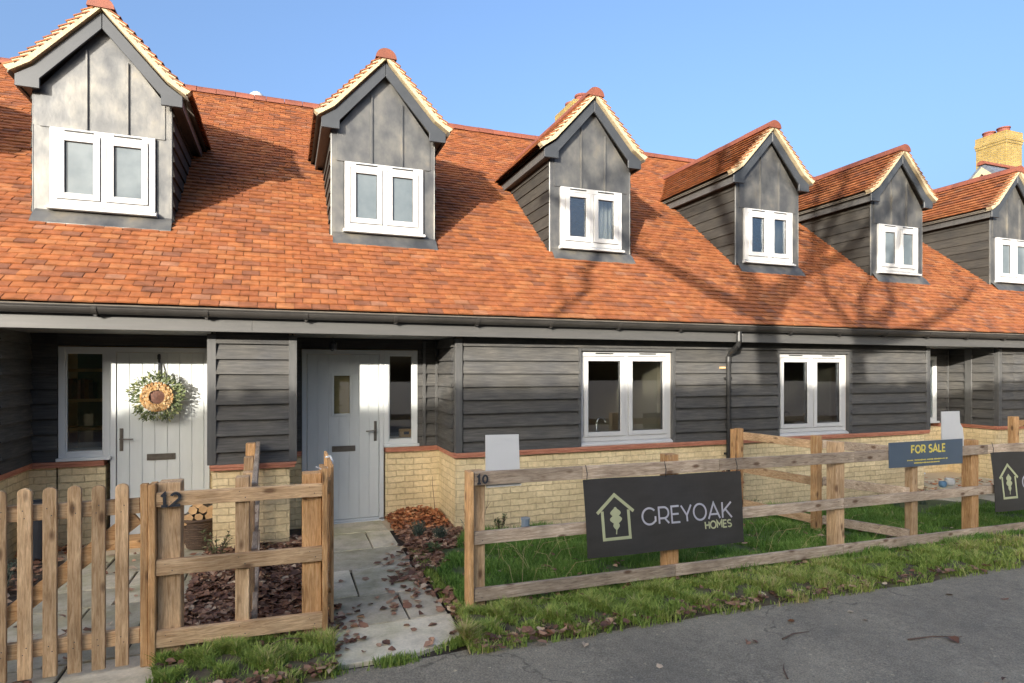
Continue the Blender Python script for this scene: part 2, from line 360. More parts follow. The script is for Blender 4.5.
MT['wire'] = simple('white_cable_tie', [(.3,(.6,.6,.6)), (.7,(.7,.7,.7))], 5, .5, bmp=0)
MT['slate'] = simple('blue_slate', [(.3,(.07,.08,.10)), (.7,(.13,.145,.17))], 6, .5, (1,1,6), .3)

# ------------------------------------------------------------------ ground
def zg(x, y=0):
    return -.013 * min(max(0, x-1), 12)
YF = 6.92      # face of the weatherboarding
YB = 7.75      # back wall of the porches
def yfence(x): return 4.508 + .03 * (x - 1.387)

g = MB()
xs = [-90, -30, -8, 1, 3, 5, 7, 9, 11, 13, 40, 90]; ysg = [-90, -20, -5, 3.5, 4.2, 8, 20, 90]
vs = [(x, y, zg(x) - .03) for y in ysg for x in xs]; nx = len(xs)
g.add(vs, [(j*nx+i, j*nx+i+1, (j+1)*nx+i+1, (j+1)*nx+i) for j in range(len(ysg)-1) for i in range(nx-1)], 0, .5)
tag(g.build('ground', MT['soil']), kind='structure')

# road, edge towards the verge a little ragged
g = MB(); n = 260; rv = []
for i in range(n+1):
    x = -30 + 70*i/n
    e = 3.90 + .03*math.sin(x*2.1) + .02*math.sin(x*5.3+1) + R(-.012, .012)
    rv += [(x, -3.2, zg(x)-.004), (x, e, zg(x)-.004)]
g.add(rv, [(2*i, 2*i+2, 2*i+3, 2*i+1) for i in range(n)], 0, .5)
tag(g.build('road', MT['asphalt']), kind='structure')

# verge and lawn turf sheets (bumpy)
def bumpy(name, x0, x1, y0f, y1f, nx, ny, base, amp, mat):
    g = MB(); vs = []
    for j in range(ny+1):
        for i in range(nx+1):
            x = x0 + (x1-x0)*i/nx; t = j/ny; y = y0f(x)*(1-t) + y1f(x)*t
            edge = min(1, 4*t, 4*(1-t))
            z = zg(x) + edge*(base + amp*(math.sin(x*3.1+y*2)+math.sin(x*7.7-y*5))*.4) - .012*(1-edge)
            vs.append((x, y, z))
    w = nx+1
    g.add(vs, [(j*w+i, j*w+i+1, (j+1)*w+i+1, (j+1)*w+i) for j in range(ny) for i in range(nx)], 0, .5)
    return tag(g.build(name, mat, smooth=True), kind='structure')
bumpy('verge_ground', 1.24, 13, lambda x: 3.87, lambda x: yfence(x)+.05, 200, 10, .04, .03, MT['mossy_soil'])
bumpy('verge_ground', -.74, .26, lambda x: 3.83, lambda x: yfence(x)+.0, 30, 10, .04, .03, MT['mossy_soil'])
bumpy('lawn_ground', 1.3, 10.0, lambda x: yfence(x)+.07, lambda x: 6.55, 90, 30, .02, .02, MT['turf'])

# paths of stone slabs
def slabpath(name, slabs, z=.0):
    g = MB()
    for (x0, x1, y0, y1) in slabs:
        gp = .009; dz = R(-.003, .003); j = lambda: R(-.006, .006)
        c = [(x0+gp+j(), y0+gp+j()), (x1-gp+j(), y0+gp+j()), (x1-gp+j(), y1-gp+j()), (x0+gp+j(), y1-gp+j())]
        zt = z + dz
        vs = [(a, b, zt-.05) for a, b in c] + [(a, b, zt) for a, b in c]
        g.add(vs, [(4,5,6,7), (0,1,5,4), (1,2,6,5), (2,3,7,6), (3,0,4,7)])
    o = g.build(name, MT['slab'], bevel=.004); return tag(o, kind='structure')
slabpath('path', [(.18,1.14,7.19,7.74), (.14,.87,6.51,7.19), (.87,1.15,6.51,7.19), (.14,1.17,5.87,6.51), (.12,.575,5.17,5.87), (.575,1.15,5.15,5.87),
                  (.12,.885,4.56,5.16), (.885,1.19,4.56,5.15)])
g = MB()   # the front slab has a clipped corner
c = [(.27,4.0), (.78,3.985), (1.165,4.13), (1.195,4.55), (.2,4.55)]
g.prism(c, 'z', -.05, .001); o = g.build('path', MT['slab'], bevel=.004); tag(o, kind='structure')
ps = []; y = 3.9
while y < 7.3:
    h = random.choice([.45,.6,.6,.75]); x = -2.05
    while x < -.8:
        w = random.choice([.45,.6,.75]); ps.append((x, min(x+w, -.74), y, min(y+h, 7.32))); x += w
    y += h
slabpath('path', ps, -.012)
g = MB(); g.box(9.90, 11.56, 6.52, 7.70, -.4, -.02); tag(g.build('path', MT['slab'], bevel=.004), kind='structure')
slabpath('path', [(8.2+.62*i, 8.2+.62*(i+1), 5.95, 6.45) for i in range(4)] + [(10.05,10.75,4.75+.6*i,5.35+.6*i) for i in range(5)], zg(9)-.005)

# ------------------------------------------------------------------ boards
ZB = [.905, 1.045, 1.21, 1.375, 1.535, 1.69, 1.848, 2.005, 2.165, 2.30]
def boards(mb, p0, p1, nrm, z0, z1, m=0, zl=ZB):
    """feather-edge weatherboards between p0 and p1 (x,y); nrm = outward direction"""
    p0 = Vector((*p0, 0)); p1 = Vector((*p1, 0)); nv = Vector((*nrm, 0))
    for k in range(len(zl)-1):
        a, b = zl[k], zl[k+1]
        if b <= z0+.005 or a >= z1-.005: continue
        lo = max(a - .012, z0) if a > z0 else z0; hi = min(b, z1)
        t = lambda z: .046 - .040*(z-a)/(b-a)
        j0, j1, dz = R(-.003,.003), R(-.003,.003), R(-.003,.003)
        prof0 = [(t(lo)+j0, lo+dz), (t(hi)+j0, hi), (-.005, hi), (-.005, lo+dz)]
        prof1 = [(t(lo)+j1, lo-dz), (t(hi)+j1, hi), (-.005, hi), (-.005, lo-dz)]
        vs = [p0 + nv*q[0] + Vector((0,0,q[1])) for q in prof0] + [p1 + nv*q[0] + Vector((0,0,q[1])) for q in prof1]
        mb.add(vs, [(0,1,2,3), (7,6,5,4), (0,4,5,1), (1,5,6,2), (2,6,7,3), (3,7,4,0)], m)

# ------------------------------------------------------------------ windows
def casement(parent, xc, w, z0, z1, y, fr=.06, sash=.058, mull=.05, mat='upvc', sill=True, vents=True, M=MB, pane='glass'):
    """two-light casement: frame (with both sashes), two panes, sill; y = outer face"""
    x0, x1 = xc-w/2, xc+w/2; zs = z0 + (.05 if sill else 0)
    f = M()
    f.box(x0, x0+fr, y, y+.07, zs, z1); f.box(x1-fr, x1, y, y+.07, zs, z1)
    f.box(x0+fr, x1-fr, y, y+.07, z1-fr, z1); f.box(x0+fr, x1-fr, y, y+.07, zs, zs+fr)
    f.box(xc-mull/2, xc+mull/2, y, y+.07, zs+fr, z1-fr)
    panes = []
    for a, b in ((x0+fr, xc-mull/2), (xc+mull/2, x1-fr)):
        g = .006; a += g; b -= g; lo = zs+fr+g; hi = z1-fr-g; yf = y-.014
        f.box(a, a+sash, yf, y+.05, lo, hi); f.box(b-sash, b, yf, y+.05, lo, hi)
        f.box(a+sash, b-sash, yf, y+.05, hi-sash, hi); f.box(a+sash, b-sash, yf, y+.05, lo, lo+sash)
        q = .006
        f.box(a+sash, a+sash+q, y+.004, y+.03, lo+sash, hi-sash, 1); f.box(b-sash-q, b-sash, y+.004, y+.03, lo+sash, hi-sash, 1)
        f.box(a+sash+q, b-sash-q, y+.004, y+.03, hi-sash-q, hi-sash, 1); f.box(a+sash+q, b-sash-q, y+.004, y+.03, lo+sash, lo+sash+q, 1)
        panes.append((a+sash+q, b-sash-q, lo+sash+q, hi-sash-q))
        if vents: f.box((a+b)/2-.13, (a+b)/2+.13, y-.008, y-.0005, z1-.034, z1-.018, 1)
    fo = f.build('window_frame', [MT[mat], MT['gasket']], parent, bevel=.003)
    for (a, b, lo, hi) in panes:
        p = M(); p.box(a, b, y+.015, y+.023, lo, hi); p.build('window_pane', MT[pane], parent)
    if sill:
        s = M(); s.prism([(y-.055, z0), (y-.055, z0+.022), (y-.002, z0+.046), (y+.07, z0+.046), (y+.07, z0)], 'x', x0-.02, x1+.02)
        s.build('window_sill', MT[mat], parent, bevel=.003)
    return fo

# ------------------------------------------------------------------ roof
YE, ZE, TAN = 6.53, 2.473, .82
COSR = 1/math.sqrt(1+TAN*TAN); SINR = TAN*COSR
YR = 11.575; ZR = ZE + TAN*(YR-YE)
def zroof(y): return ZE + TAN*(y-YE)
DORM = [-4.90, -1.847, 1.181, 4.121, 7.345, 10.295, 13.473, 16.56]
DW = .625; YD = 7.53          # dormer as drawn on the small drawing ...
KD, ZK = 1.0316, -.0594       # ... and brought to its built size (drawing x KD, then lifted by ZK)
DYE, DZE = 6.33, 2.455        # eaves line on that drawing
class DMB(MB):
    def build(s, *a, **k):
        s.v = [(x*KD, y*KD, z*KD + ZK) for x, y, z in s.v]
        return MB.build(s, *a, **k)
def zroof_d(y): return DZE + TAN*(y-DYE)
def tile(mb, o, xd, ud, nd, w, L, th, lift_lo, lift_hi, r=None):
    o = Vector(o); j = R(-.002, .004)
    a = o - xd*w/2 + nd*(lift_lo+j+R(0,.004)); b = o + xd*w/2 + nd*(lift_lo+j+R(0,.004))
    c = o + xd*w/2 + ud*L + nd*lift_hi; d = o - xd*w/2 + ud*L + nd*lift_hi
    t = nd*th
    mid = (a+b)/2 + nd*.0035; mid2 = (c+d)/2 + nd*.0035   # slight camber
    vs = [a, b, c, d, a+t, b+t, c+t, d+t, mid+t, mid2+t]
    mb.add(vs, [(4,8,9,7), (8,5,6,9), (0,1,5,8,4), (1,2,6,5), (3,0,4,7)], 0, r)
def tone():
    return min(1, max(0, random.choice([R(.35,1), R(.3,1), R(.3,.9), R(.3,.9), R(.05,.4)])))
def main_roof(parent, xa, xb, dorms, name='roof'):
    ud = Vector((0, COSR, SINR)); nd = Vector((0, -SINR, COSR)); xd = Vector((1,0,0))
    g = MB(); gauge = .1; L = (YR-YE)/COSR; nc = int(L/gauge)+1
    for c in range(nc):
        y = YE + c*gauge*COSR; z = ZE + c*gauge*SINR
        off = (.086 if c % 2 else 0) + .006*math.sin(c*12.9)
        i0 = math.ceil((xa - off)/.172); i1 = math.ceil((xb - off)/.172)
        for i in range(i0, i1):
            x = off + i*.172
            if any(abs(x-d) < DW-.08 and y > YD*KD+.02 and y < YD*KD+1.3 for d in dorms): continue
            tile(g, (x + R(-.002,.002), y + R(-.004,.004), z), xd, ud, nd, .1665, .165, .014, .030, .004, tone())
    # deck below the tiles, with wells where the dormers open
    cuts = sorted([(d-.575, d+.575) for d in dorms]); segs = []; x = xa
    for a, b in cuts: segs.append((x, a, 0)); segs.append((a, b, 1)); x = b
    segs.append((x, xb, 0))
    def deck(a, b, y0, y1):
        g.add([(a,y0,zroof(y0)-.01),(b,y0,zroof(y0)-.01),(b,y1,zroof(y1)-.01),(a,y1,zroof(y1)-.01),
               (a,y0,zroof(y0)-.07),(b,y0,zroof(y0)-.07),(b,y1,zroof(y1)-.07),(a,y1,zroof(y1)-.07)],
              [(0,1,2,3),(7,6,5,4),(0,4,5,1),(2,6,7,3),(0,3,7,4),(1,5,6,2)], 1, .5)
    for a, b, k in segs:
        if k: deck(a, b, YE+.02, YD*KD-.02); deck(a, b, YD*KD+1.8, YR)
        else: deck(a, b, YE+.02, YR)
    # rear slope
    g.add([(xa,YR,ZR),(xb,YR,ZR),(xb,2*YR-YE,ZE),(xa,2*YR-YE,ZE),(xa,YR,ZR-.06),(xb,YR,ZR-.06),(xb,2*YR-YE,ZE-.06),(xa,2*YR-YE,ZE-.06)],
          [(0,1,2,3),(7,6,5,4)], 0, .5)
    ro = g.build(name, [MT['tile'], MT['board_in']], parent)
    rg = MB(); x = xa; 
    while x < xb-.01:
        x1 = min(x+.3, xb); half_round(rg, 'x', x+.004, x1-.004, YR, ZR-.02, .135, R(-.004,.004)); x = x1
    rg.build('ridge_tiles', MT['ridge'], ro)
    return ro
MT['board_in'] = simple('roof_underlay', [(.3,(.13,.11,.09)), (.7,(.17,.15,.12))], 3, .9, bmp=0)
def half_round(mb, axis, a0, a1, c, z, r, dz=0, n=10, closed=True):
    poly = [(c + r*math.cos(t), z + dz + r*.95*math.sin(t)) for t in [math.pi*i/n for i in range(n+1)]]
    mb.prism(poly, axis, a0, a1)

# ------------------------------------------------------------------ dormer
def dormer(parent, xc, blind, k):
    xc = xc/KD
    # front cladding in lead, jambs, head, apron
    g = DMB(); y = YD; x0, x1 = xc-DW, xc+DW; wz0, wz1 = 3.535, 4.40; wx = .485
    zb = zroof_d(y)
    g.box(x0, xc-wx, y, y+.10, zb-.05, wz1); g.box(xc+wx, x1, y, y+.10, zb-.05, wz1)
    g.box(xc-wx, xc+wx, y, y+.10, zb-.05, wz0-.003)
    # gable sheet, slightly proud, dressed over the jambs
    yg = y-.012
    g.prism([(xc-DW+.06, wz1-.012), (xc+DW-.06, wz1-.012), (xc+DW-.06, 4.78), (xc, 5.51), (xc-DW+.06, 4.78)], 'y', yg, y+.09)
    g.box(x0, xc-DW+.06, y-.002, y+.09, wz1, 4.76); g.box(xc+DW-.06, x1, y-.002, y+.09, wz1, 4.76)
    # welts
    for dx, top in ((-.155, 5.23), (.215, 5.16)):
        g.prism([(xc+dx-.013, yg+.004), (xc+dx+.013, yg+.004), (xc+dx+.008, yg-.022), (xc+dx-.008, yg-.022)], 'z', wz1-.01, top)
    # corner roll each side
    for sx in (x0, x1): g.tube([(sx, y+.008, zb-.03), (sx, y+.008, 4.72)], .011, 6)
    # apron lying over the tiles below
    ya, yb = y-.14, y-.001
    ym = y-.045
    g.add([(x0+.02, yb, zb+.10), (x1-.01, yb, zb+.10), (x1+.01, ym, zb+.062), (x0+.01, ym, zb+.062), (x1+.015, ya, zroof_d(ya)+.055), (x0+.005, ya, zroof_d(ya)+.055),
           (x1+.015, ya, zroof_d(ya)+.03), (x0+.005, ya, zroof_d(ya)+.03)],
          [(0,3,2,1), (3,5,4,2), (5,7,6,4)])
    d = g.build('dormer', MT['lead'], parent)
    casement(d, xc, .95, wz0, 4.385, y-.035, fr=.062, M=DMB, pane='obscure' if blind == 'blind' else 'glass', sash=.062, mull=.05)
    # what hangs behind the glass
    b = DMB(); yb = y+.16
    if blind == 'blind':
        b.box(xc-.47, xc+.47, yb, yb+.012, 3.56, 4.40); b.build('blind', MT['blind'], d)
    else:
        for a, e in ((xc-.47, xc-.28), (xc+.16, xc+.47)):
            n = 14; pts = [(a+(e-a)*i/n, yb+.02*math.sin(i*2.1)) for i in range(n+1)]
            pts2 = [(p[0], p[1]+.01) for p in pts[::-1]]
            b.prism(pts+pts2, 'z', 3.56, 4.40)
        b.build('curtain', MT['curtain'], d)
    # roof: main pitch then a bellcast foot
    prof = [(0.0, 5.6754), (0.6102, 5.0378), (0.7983, 4.87)]
    yf = YD - .15
    rt = DMB(); wedges = {-1: [], 1: []}
    for sg in (-1, 1):
        pts = [Vector((xc+sg*p[0], 0, p[1])) for p in prof]
        l1 = (pts[1]-pts[0]).length; l2 = (pts[2]-pts[1]).length; tot = l1+l2
        xd = Vector((0,1,0)); nc = 12; gz = tot/nc
        for c in range(nc):
            s = c*gz        # from foot up
            def at(s):
                if s <= l2: return pts[2] + (pts[1]-pts[2])*(s/l2)
                return pts[1] + (pts[0]-pts[1])*((s-l2)/l1)
            p = at(s); q = at(min(s+.15, tot)); ud = (q-p).normalized(); nd = Vector((-ud.z*(1 if sg < 0 else -1), 0, abs(ud.x))) 
            if nd.z < 0: nd = -nd
            Lt = min(.15, tot-s)
            wedges[sg].append(((p.x, p.z), (p.x+nd.x*.047, p.z+nd.z*.047), (q.x, q.z)))
            off = .0825 if c % 2 else 0
            for i in range(30):
                yy = yf + .0825 - off + i*.165; w = .162
                if i == 0 and off: yy = yf + .04125; w = .08
                if yy > 10.6: break
                if p.z + .06 < zroof_d(yy) - .12: continue
                o = (p.x, yy, p.z)
                tile(rt, o, xd*(1 if sg < 0 else -1), ud, nd, w, Lt, .013, .048, .002, tone())
        # deck
        for a, b_ in ((0,1), (1,2)):
            P, Q = pts[a], pts[b_]; 
            vv = []
            for dz in (-.004, -.03):
                for pp in (P, Q):
                    yback = min(10.2, (pp.z-DZE)/TAN+DYE + .05)
                    vv += [(pp.x, yf+.02, pp.z+dz), (pp.x, yback, pp.z+dz)]
            rt.add(vv, [(0,1,3,2), (4,6,7,5), (0,2,6,4), (1,5,7,3)], 1, .5)
    ro = rt.build('dormer_roof', [MT['tile'], MT['board_in']], d)
    rd = DMB(); yy = yf-.015; zr = 5.668; yend = (5.67-DZE)/TAN+DYE+.15
    while yy < yend:
        half_round(rd, 'y', yy+.003, min(yy+.3, yend)-.003, xc, zr-.03, .125, R(-.003,.003)); yy += .3
    rd.build('ridge_tiles', MT['ridge'], d)
    # barge boards, verge mortar, undercloak, side eaves boards, cheeks
    yb0, yb1 = yf+.045, yf+.075
    for sg in (-1, 1):
        X = lambda t: xc + sg*t
        bb = DMB()
        bb.prism([(X(0.002), 5.6154), (X(0.5949), 4.9564), (X(0.7475), 4.8496), (X(0.7475), 4.7327), (X(0.539), 4.7327), (X(0.539), 4.8344), (X(0.002), 5.4446)], 'y', yb0, yb1)
        bb.build('barge_board', MT['barge'], d, bevel=.004)
        vm = DMB()
        vm.prism([(X(0.0), 5.6856), (X(0.6102), 5.0449), (X(0.7933), 4.8802), (X(0.7851), 4.8557), (X(0.6051), 4.9768), (X(0.0), 5.6409)], 'y', yf+.004, yf+.12)
        for (fa, fb, fc) in wedges[sg]: vm.prism([fa, fb, fc], 'y', yf+.006, yf+.1)
        vm.build('verge_mortar', MT['mortar'], d)
        # soffit strip behind the barge board and eaves fascia running back
        ef = DMB(); yend2 = (4.70-DZE)/TAN+DYE
        yt = (4.86-DZE)/TAN+DYE
        def strip(xa, xb_, za, zt):
            ya_, yb_ = (za-DZE)/TAN+DYE, (zt-DZE)/TAN+DYE
            xa, xb_ = sorted((xa, xb_))
            ef.add([(xa,yb1+.002,za),(xb_,yb1+.002,za),(xb_,ya_,za),(xa,ya_,za),(xa,yb1+.002,zt),(xb_,yb1+.002,zt),(xb_,yb_,zt),(xa,yb_,zt)],
                   [(0,3,2,1),(4,5,6,7),(0,1,5,4),(1,2,6,5),(2,3,7,6),(3,0,4,7)])
        strip(X(.715), X(.745), 4.73, 4.852)
        strip(X(.628), X(.712), 4.75, 4.768)
        ef.build('eaves_board', MT['trim_dark'], d)
        ck = DMB(); z = 3.35
        while z < 4.75:
            ztop = min(z+.165, 4.76); ylo = (z-DZE)/TAN+DYE; yhi = (ztop-DZE)/TAN+DYE
            xo = X(DW+.004); xi = X(DW-.03); xl = X(DW+.026)
            ys = YD+.012
            if yhi > ys+.02:
                vv = [(xl,ys,z-.01),(xl,max(ylo+.1, ys+.02),z-.01),(xo+sg*.004,yhi+.1,ztop),(xo+sg*.004,ys,ztop),
                      (xi,ys,z-.01),(xi,max(ylo+.1, ys+.02),z-.01),(xi,yhi+.1,ztop),(xi,ys,ztop)]
                ck.add(vv, [(0,1,2,3),(7,6,5,4),(0,3,7,4),(0,4,5,1),(3,2,6,7)])
            z += .165
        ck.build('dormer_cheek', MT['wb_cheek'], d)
    cl = DMB(); cl.prism([(xc-.6, 4.73), (xc+.6, 4.73), (xc+.6, 4.75), (xc-.6, 4.75)], 'y', YD+.1, 9.4); cl.build('dormer_ceiling', MT['room'], d)
    return d

# ------------------------------------------------------------------ doors
def entrance(house, xl, xr, door_left, glazed):
    """door with sidelight in one frame; xl-xr = outer frame"""
    y = YB - .03; W = xr-xl; dw = .975; top = 2.13; f = .055
    dx0, dx1 = (xl, xl+dw) if door_left else (xr-dw, xr)
    sx0, sx1 = (dx1, xr) if door_left else (xl, dx0)
    fr = MB()
    for a in (dx0, dx1-f): fr.box(a, a+f, y, y+.07, .02, top)
    fr.box(dx0+f, dx1-f, y, y+.07, top-f, top); fr.box(dx0+f, dx1-f, y+.01, y+.08, .0, .035)
    fr.box(dx0-.002, dx1+.002, y-.04, y-.002, -.03, .012)
    fo = fr.build('door_frame', MT['doorframe'], house, bevel=.003)
    # leaf with tongue-and-groove planks
    lf = MB(); a, b = dx0+f+.004, dx1-f-.004; lo, hi = .04, top-f-.004; yl = y+.012; n = 7; pw = (b-a)/n
    gx0, gx1, gz0, gz1 = (a+b)/2-.095-.02, (a+b)/2+.095-.02, 1.34, 1.81
    for i in range(n):
        p, q = a+i*pw+.0025, a+(i+1)*pw-.0025
        if glazed and q > gx0-.03 and p < gx1+.03:
            lf.box(p, q, yl, yl+.04, lo, gz0-.03); lf.box(p, q, yl, yl+.04, gz1+.03, hi)
            if p < gx0-.03: lf.box(p, gx0-.03, yl, yl+.04, gz0-.03, gz1+.03)
            if q > gx1+.03: lf.box(gx1+.03, q, yl, yl+.04, gz0-.03, gz1+.03)
        else: lf.box(p, q, yl, yl+.04, lo, hi)
    lf.box(a, gx0-.031, yl+.006, yl+.038, lo, hi); lf.box(gx1+.031, b, yl+.006, yl+.038, lo, hi)
    lf.box(gx0-.031, gx1+.031, yl+.006, yl+.038, lo, gz0-.031); lf.box(gx0-.031, gx1+.031, yl+.006, yl+.038, gz1+.031, hi)
    if not glazed: lf.box(gx0-.031, gx1+.031, yl+.006, yl+.038, gz0-.031, gz1+.031)
    leaf = lf.build('door', MT['door'], house, bevel=.0025)
    if glazed:
        gf = MB()
        gf.box(gx0-.032, gx0, yl-.012, yl+.045, gz0-.032, gz1+.032); gf.box(gx1, gx1+.032, yl-.012, yl+.045, gz0-.032, gz1+.032)
        gf.box(gx0, gx1, yl-.012, yl+.045, gz1, gz1+.032); gf.box(gx0, gx1, yl-.012, yl+.045, gz0-.032, gz0)
        gf.build('glazing_frame', MT['door'], leaf, bevel=.003)
        p = MB(); p.box(gx0, gx1, yl+.015, yl+.023, gz0, gz1); p.build('door_pane', MT['glass'], leaf)
        p = MB(); p.box(gx0-.02, gx1+.02, yl+.05, yl+.06, gz0-.03, gz1+.03); p.build('inner_blind', MT['room_tan'], leaf)
    h = MB(); s = 1 if door_left else -1; hx = (b-.045) if door_left else (a+.045)
    h.box(hx-.017, hx+.017, yl-.010, yl, .99, 1.24)
    h.tube([(hx, yl-.01, 1.125), (hx, yl-.055, 1.125)], .010, 8); h.tube([(hx, yl-.055, 1.125), (hx-s*.12, yl-.055, 1.12)], .009, 8)
    h.build('door_handle', MT['metal'], leaf, bevel=.002)
    lb = MB(); mx = (a+b)/2; lb.box(mx-.14, mx+.14, yl-.012, yl, .875, .945); lb.box(mx-.115, mx+.115, yl-.018, yl-.0125, .892, .928)
    lb.build('letterbox', MT['metal'], leaf, bevel=.003)
    # sidelight
    sf = MB(); z0 = .93; a, b = sx0+.002, sx1-.0; w1 = .062
    sf.box(a, a+w1, y, y+.07, z0, top); sf.box(b-w1, b, y, y+.07, z0, top); sf.box(a+w1, b-w1, y, y+.07, top-w1, top); sf.box(a+w1, b-w1, y, y+.07, z0, z0+w1)
    q = .014
    for (u0, u1, v0, v1) in ((a+w1, a+w1+q, z0+w1, top-w1), (b-w1-q, b-w1, z0+w1, top-w1), (a+w1+q, b-w1-q, top-w1-q, top-w1), (a+w1+q, b-w1-q, z0+w1, z0+w1+q)):
        sf.box(u0, u1, y+.012, y+.05, v0, v1)
    sf.box(a-.01, b+.015, y-.045, y-.001, z0-.022, z0+.012)
    so = sf.build('sidelight', MT['doorframe'], house, bevel=.003)
    p = MB(); p.box(a+w1+q, b-w1-q, y+.026, y+.034, z0+w1+q, top-w1-q); p.build('sidelight_pane', MT['glass'], so)
    return (sx0, sx1, dx0, dx1)
MT['room_tan'] = simple('tan_inner_blind', [(.3,(.34,.25,.12)), (.7,(.40,.30,.15))], 2, .9, bmp=0)

# ------------------------------------------------------------------ the row of cottages
ZS = 2.272   # underside of the eaves
def gutter_run(house, xa, xb, brackets):
    g = MB(); n = 10
    def prof(r): return [(6.585 + r*math.cos(math.pi+math.pi*i/n), 2.463 + r*math.sin(math.pi+math.pi*i/n)*1.05) for i in range(n+1)]
    g.prism(prof(.062) + prof(.052)[::-1], 'x', xa, xb)
    g.tube([(xa, 6.523, 2.465), (xb, 6.523, 2.465)], .009, 6)
    go = g.build('gutter', MT['gutter'], house, smooth=False)
    for bx in brackets:
        b = MB(); b.prism(prof(.069) + prof(.063)[::-1], 'x', bx-.02, bx+.02); b.box(bx-.015, bx+.015, 6.618, 6.649, 2.38, 2.45)
        b.box(bx-.012, bx+.012, 6.575, 6.595, 2.38, 2.402)
        b.build('gutter_bracket', MT['gutter'], go)
def facade(house, segs, wins, endl=.08, endr=.08):
    """segs: (x0,x1) stretches of front wall; wins: (xc,w) windows standing in them"""
    wl = MB(); wb = MB(); pl = MB(); cp = MB(); posts = []
    for x0, x1 in segs:
        x = x0
        ws = sorted([w for w in wins if x0 < w[0] < x1])
        for xc, w in ws:
            a, b = xc-w/2-.035, xc+w/2+.035
            boards(wb, (x+(endl if x == x0 else 0), YF), (a, YF), (0,-1), .905, 2.165)
            wl.box(x+.02, a+.035, YF+.03, YF+.28, .9, 2.30); x = b
            wl.box(a+.035, b-.035, YF+.03, YF+.28, 2.125, 2.30)
        boards(wb, (x+(endl if x == x0 else 0), YF), (x1-endr, YF), (0,-1), .905, 2.165)
        wl.box(x-.035 if ws else x+.02, x1, YF+.03, YF+.28, .9, 2.30)
        boards(wb, (x0+endl, YF), (x1-endr, YF), (0,-1), 2.165, 2.30)
        pl.box(x0+.035*(endl>0), x1-.065*(endr>0), YF+.012, YF+.26, -.4, .84)
        for k, (za, zb_) in enumerate(((.842,.871), (.873,.902))):
            xx = x0 - .005
            cp.box(x0-(.005+.004*k)*(endl>0), x1+.005*(endr>0), YF-.035-.012*k, YF+.2, za, zb_)
    return wl, wb, pl, cp

def corner_post(house, x0, x1, y0, y1, z0=.905, z1=2.25):
    g = MB(); g.box(x0, x1, y0, y1, z0, z1); return g.build('corner_post', MT['trim_dark'], house, bevel=.003)

def house_shell(house, xa, xb):
    """party walls, rear wall, floor and ceiling seen through the windows"""
    g = MB()
    for x in (xa+.03, xb-.13): g.box(x, x+.1, 7.9, 15.3, -.3, 2.40)
    g.box(xa+.13, xb-.13, 15.2, 15.3, -.3, 2.40); g.box(xa+.03, xb-.03, 7.25, 15.2, 2.40, 2.44)
    g.box(xa+.13, xb-.13, 7.25, 15.2, -.06, -.01)
    return g

def porch(house, xl, xr, fl, fr_, left=True, right=True):
    """recess between xl and xr; back wall pieces beside the frame fl-fr_"""
    wb = MB(); wl = MB(); pl = MB(); cp = MB(); ry = MB()
    # above the frame and at both sides
    for a, b in ((xl, fl-.004), (fr_+.004, xr)):
        if b-a > .03:
            wl.box(a, b, YB+.002, YB+.25, .9, 2.30); pl.box(a, b, YB-.012, YB+.24, -.4, .84)
            boards(wb, (a, YB), (b, YB), (0,-1), .905, 2.30)
    wl.box(fl-.004, fr_+.004, YB+.005, YB+.25, 2.14, 2.30); boards(wb, (fl-.004, YB), (fr_+.004, YB), (0,-1), 2.14, 2.30)
    return wb, wl, pl, cp, ry

HX = {'12': (-6.5, .117), '10': (.117, 5.80), '8': (5.80, 12.0), '6': (12.0, 18.2)}
houses = {}
labels = {'12': 'black weatherboarded cottage with wreath on its door behind gate 12',
          '10': 'black weatherboarded cottage with plain grey door and window above the number 10 fence post',
          '8': 'black weatherboarded cottage behind the for sale board, right of the black downpipe',
          '6': 'cottage at the right end of the red tiled row, mostly out of frame'}
LT = {}
for nme, (xa, xb) in HX.items():
    h = thing('terraced_cottage', labels[nme], 'cottage', (xa if nme != '12' else -.31, YF, 0), 'tile roofed cottages in the black boarded row')
    houses[nme] = h
    dm = [d for d in DORM if xa < d < xb]
    ra = {'12': -6.5, '10': -.31, '8': 5.85, '6': 12.0}[nme]; rb = {'12': -.31, '10': 5.85, '8': 12.0, '6': 18.2}[nme]
    main_roof(h, ra, rb, dm)
    for k, d in enumerate(dm):
        dormer(h, d, 'curtain' if d in (4.121, 7.345) else 'blind', k)
    # fascia, soffit, gutter
    g = MB(); g.box(ra, rb, 6.648, 6.672, ZS-.012, 2.45); g.build('fascia', MT['fascia'], h, bevel=.003)
    g = MB(); g.box(ra, rb, 6.673, YB+.1, ZS, ZS+.02); g.build('soffit', MT['soffit'], h)
    gx = []; x = math.ceil(ra/.92)*.92 + .2
    while x < rb-.1: gx.append(x); x += .92
    gutter_run(h, ra, rb, gx)

# --- facades
def close(h, wl, wb, pl, cp, shell=None, ry=None):
    if shell is not None:
        shell.build('inner_wall', MT['room'], h)
    wl.build('wall', MT['room'], h); wb.build('weatherboarding', MT['wb_x'], h)
    pl.build('brick_plinth', MT['brick'], h); cp.build('plinth_cap', MT['creasing'], h, bevel=.003)
    if ry is not None: ry.build('weatherboarding', MT['wb_y'], h)

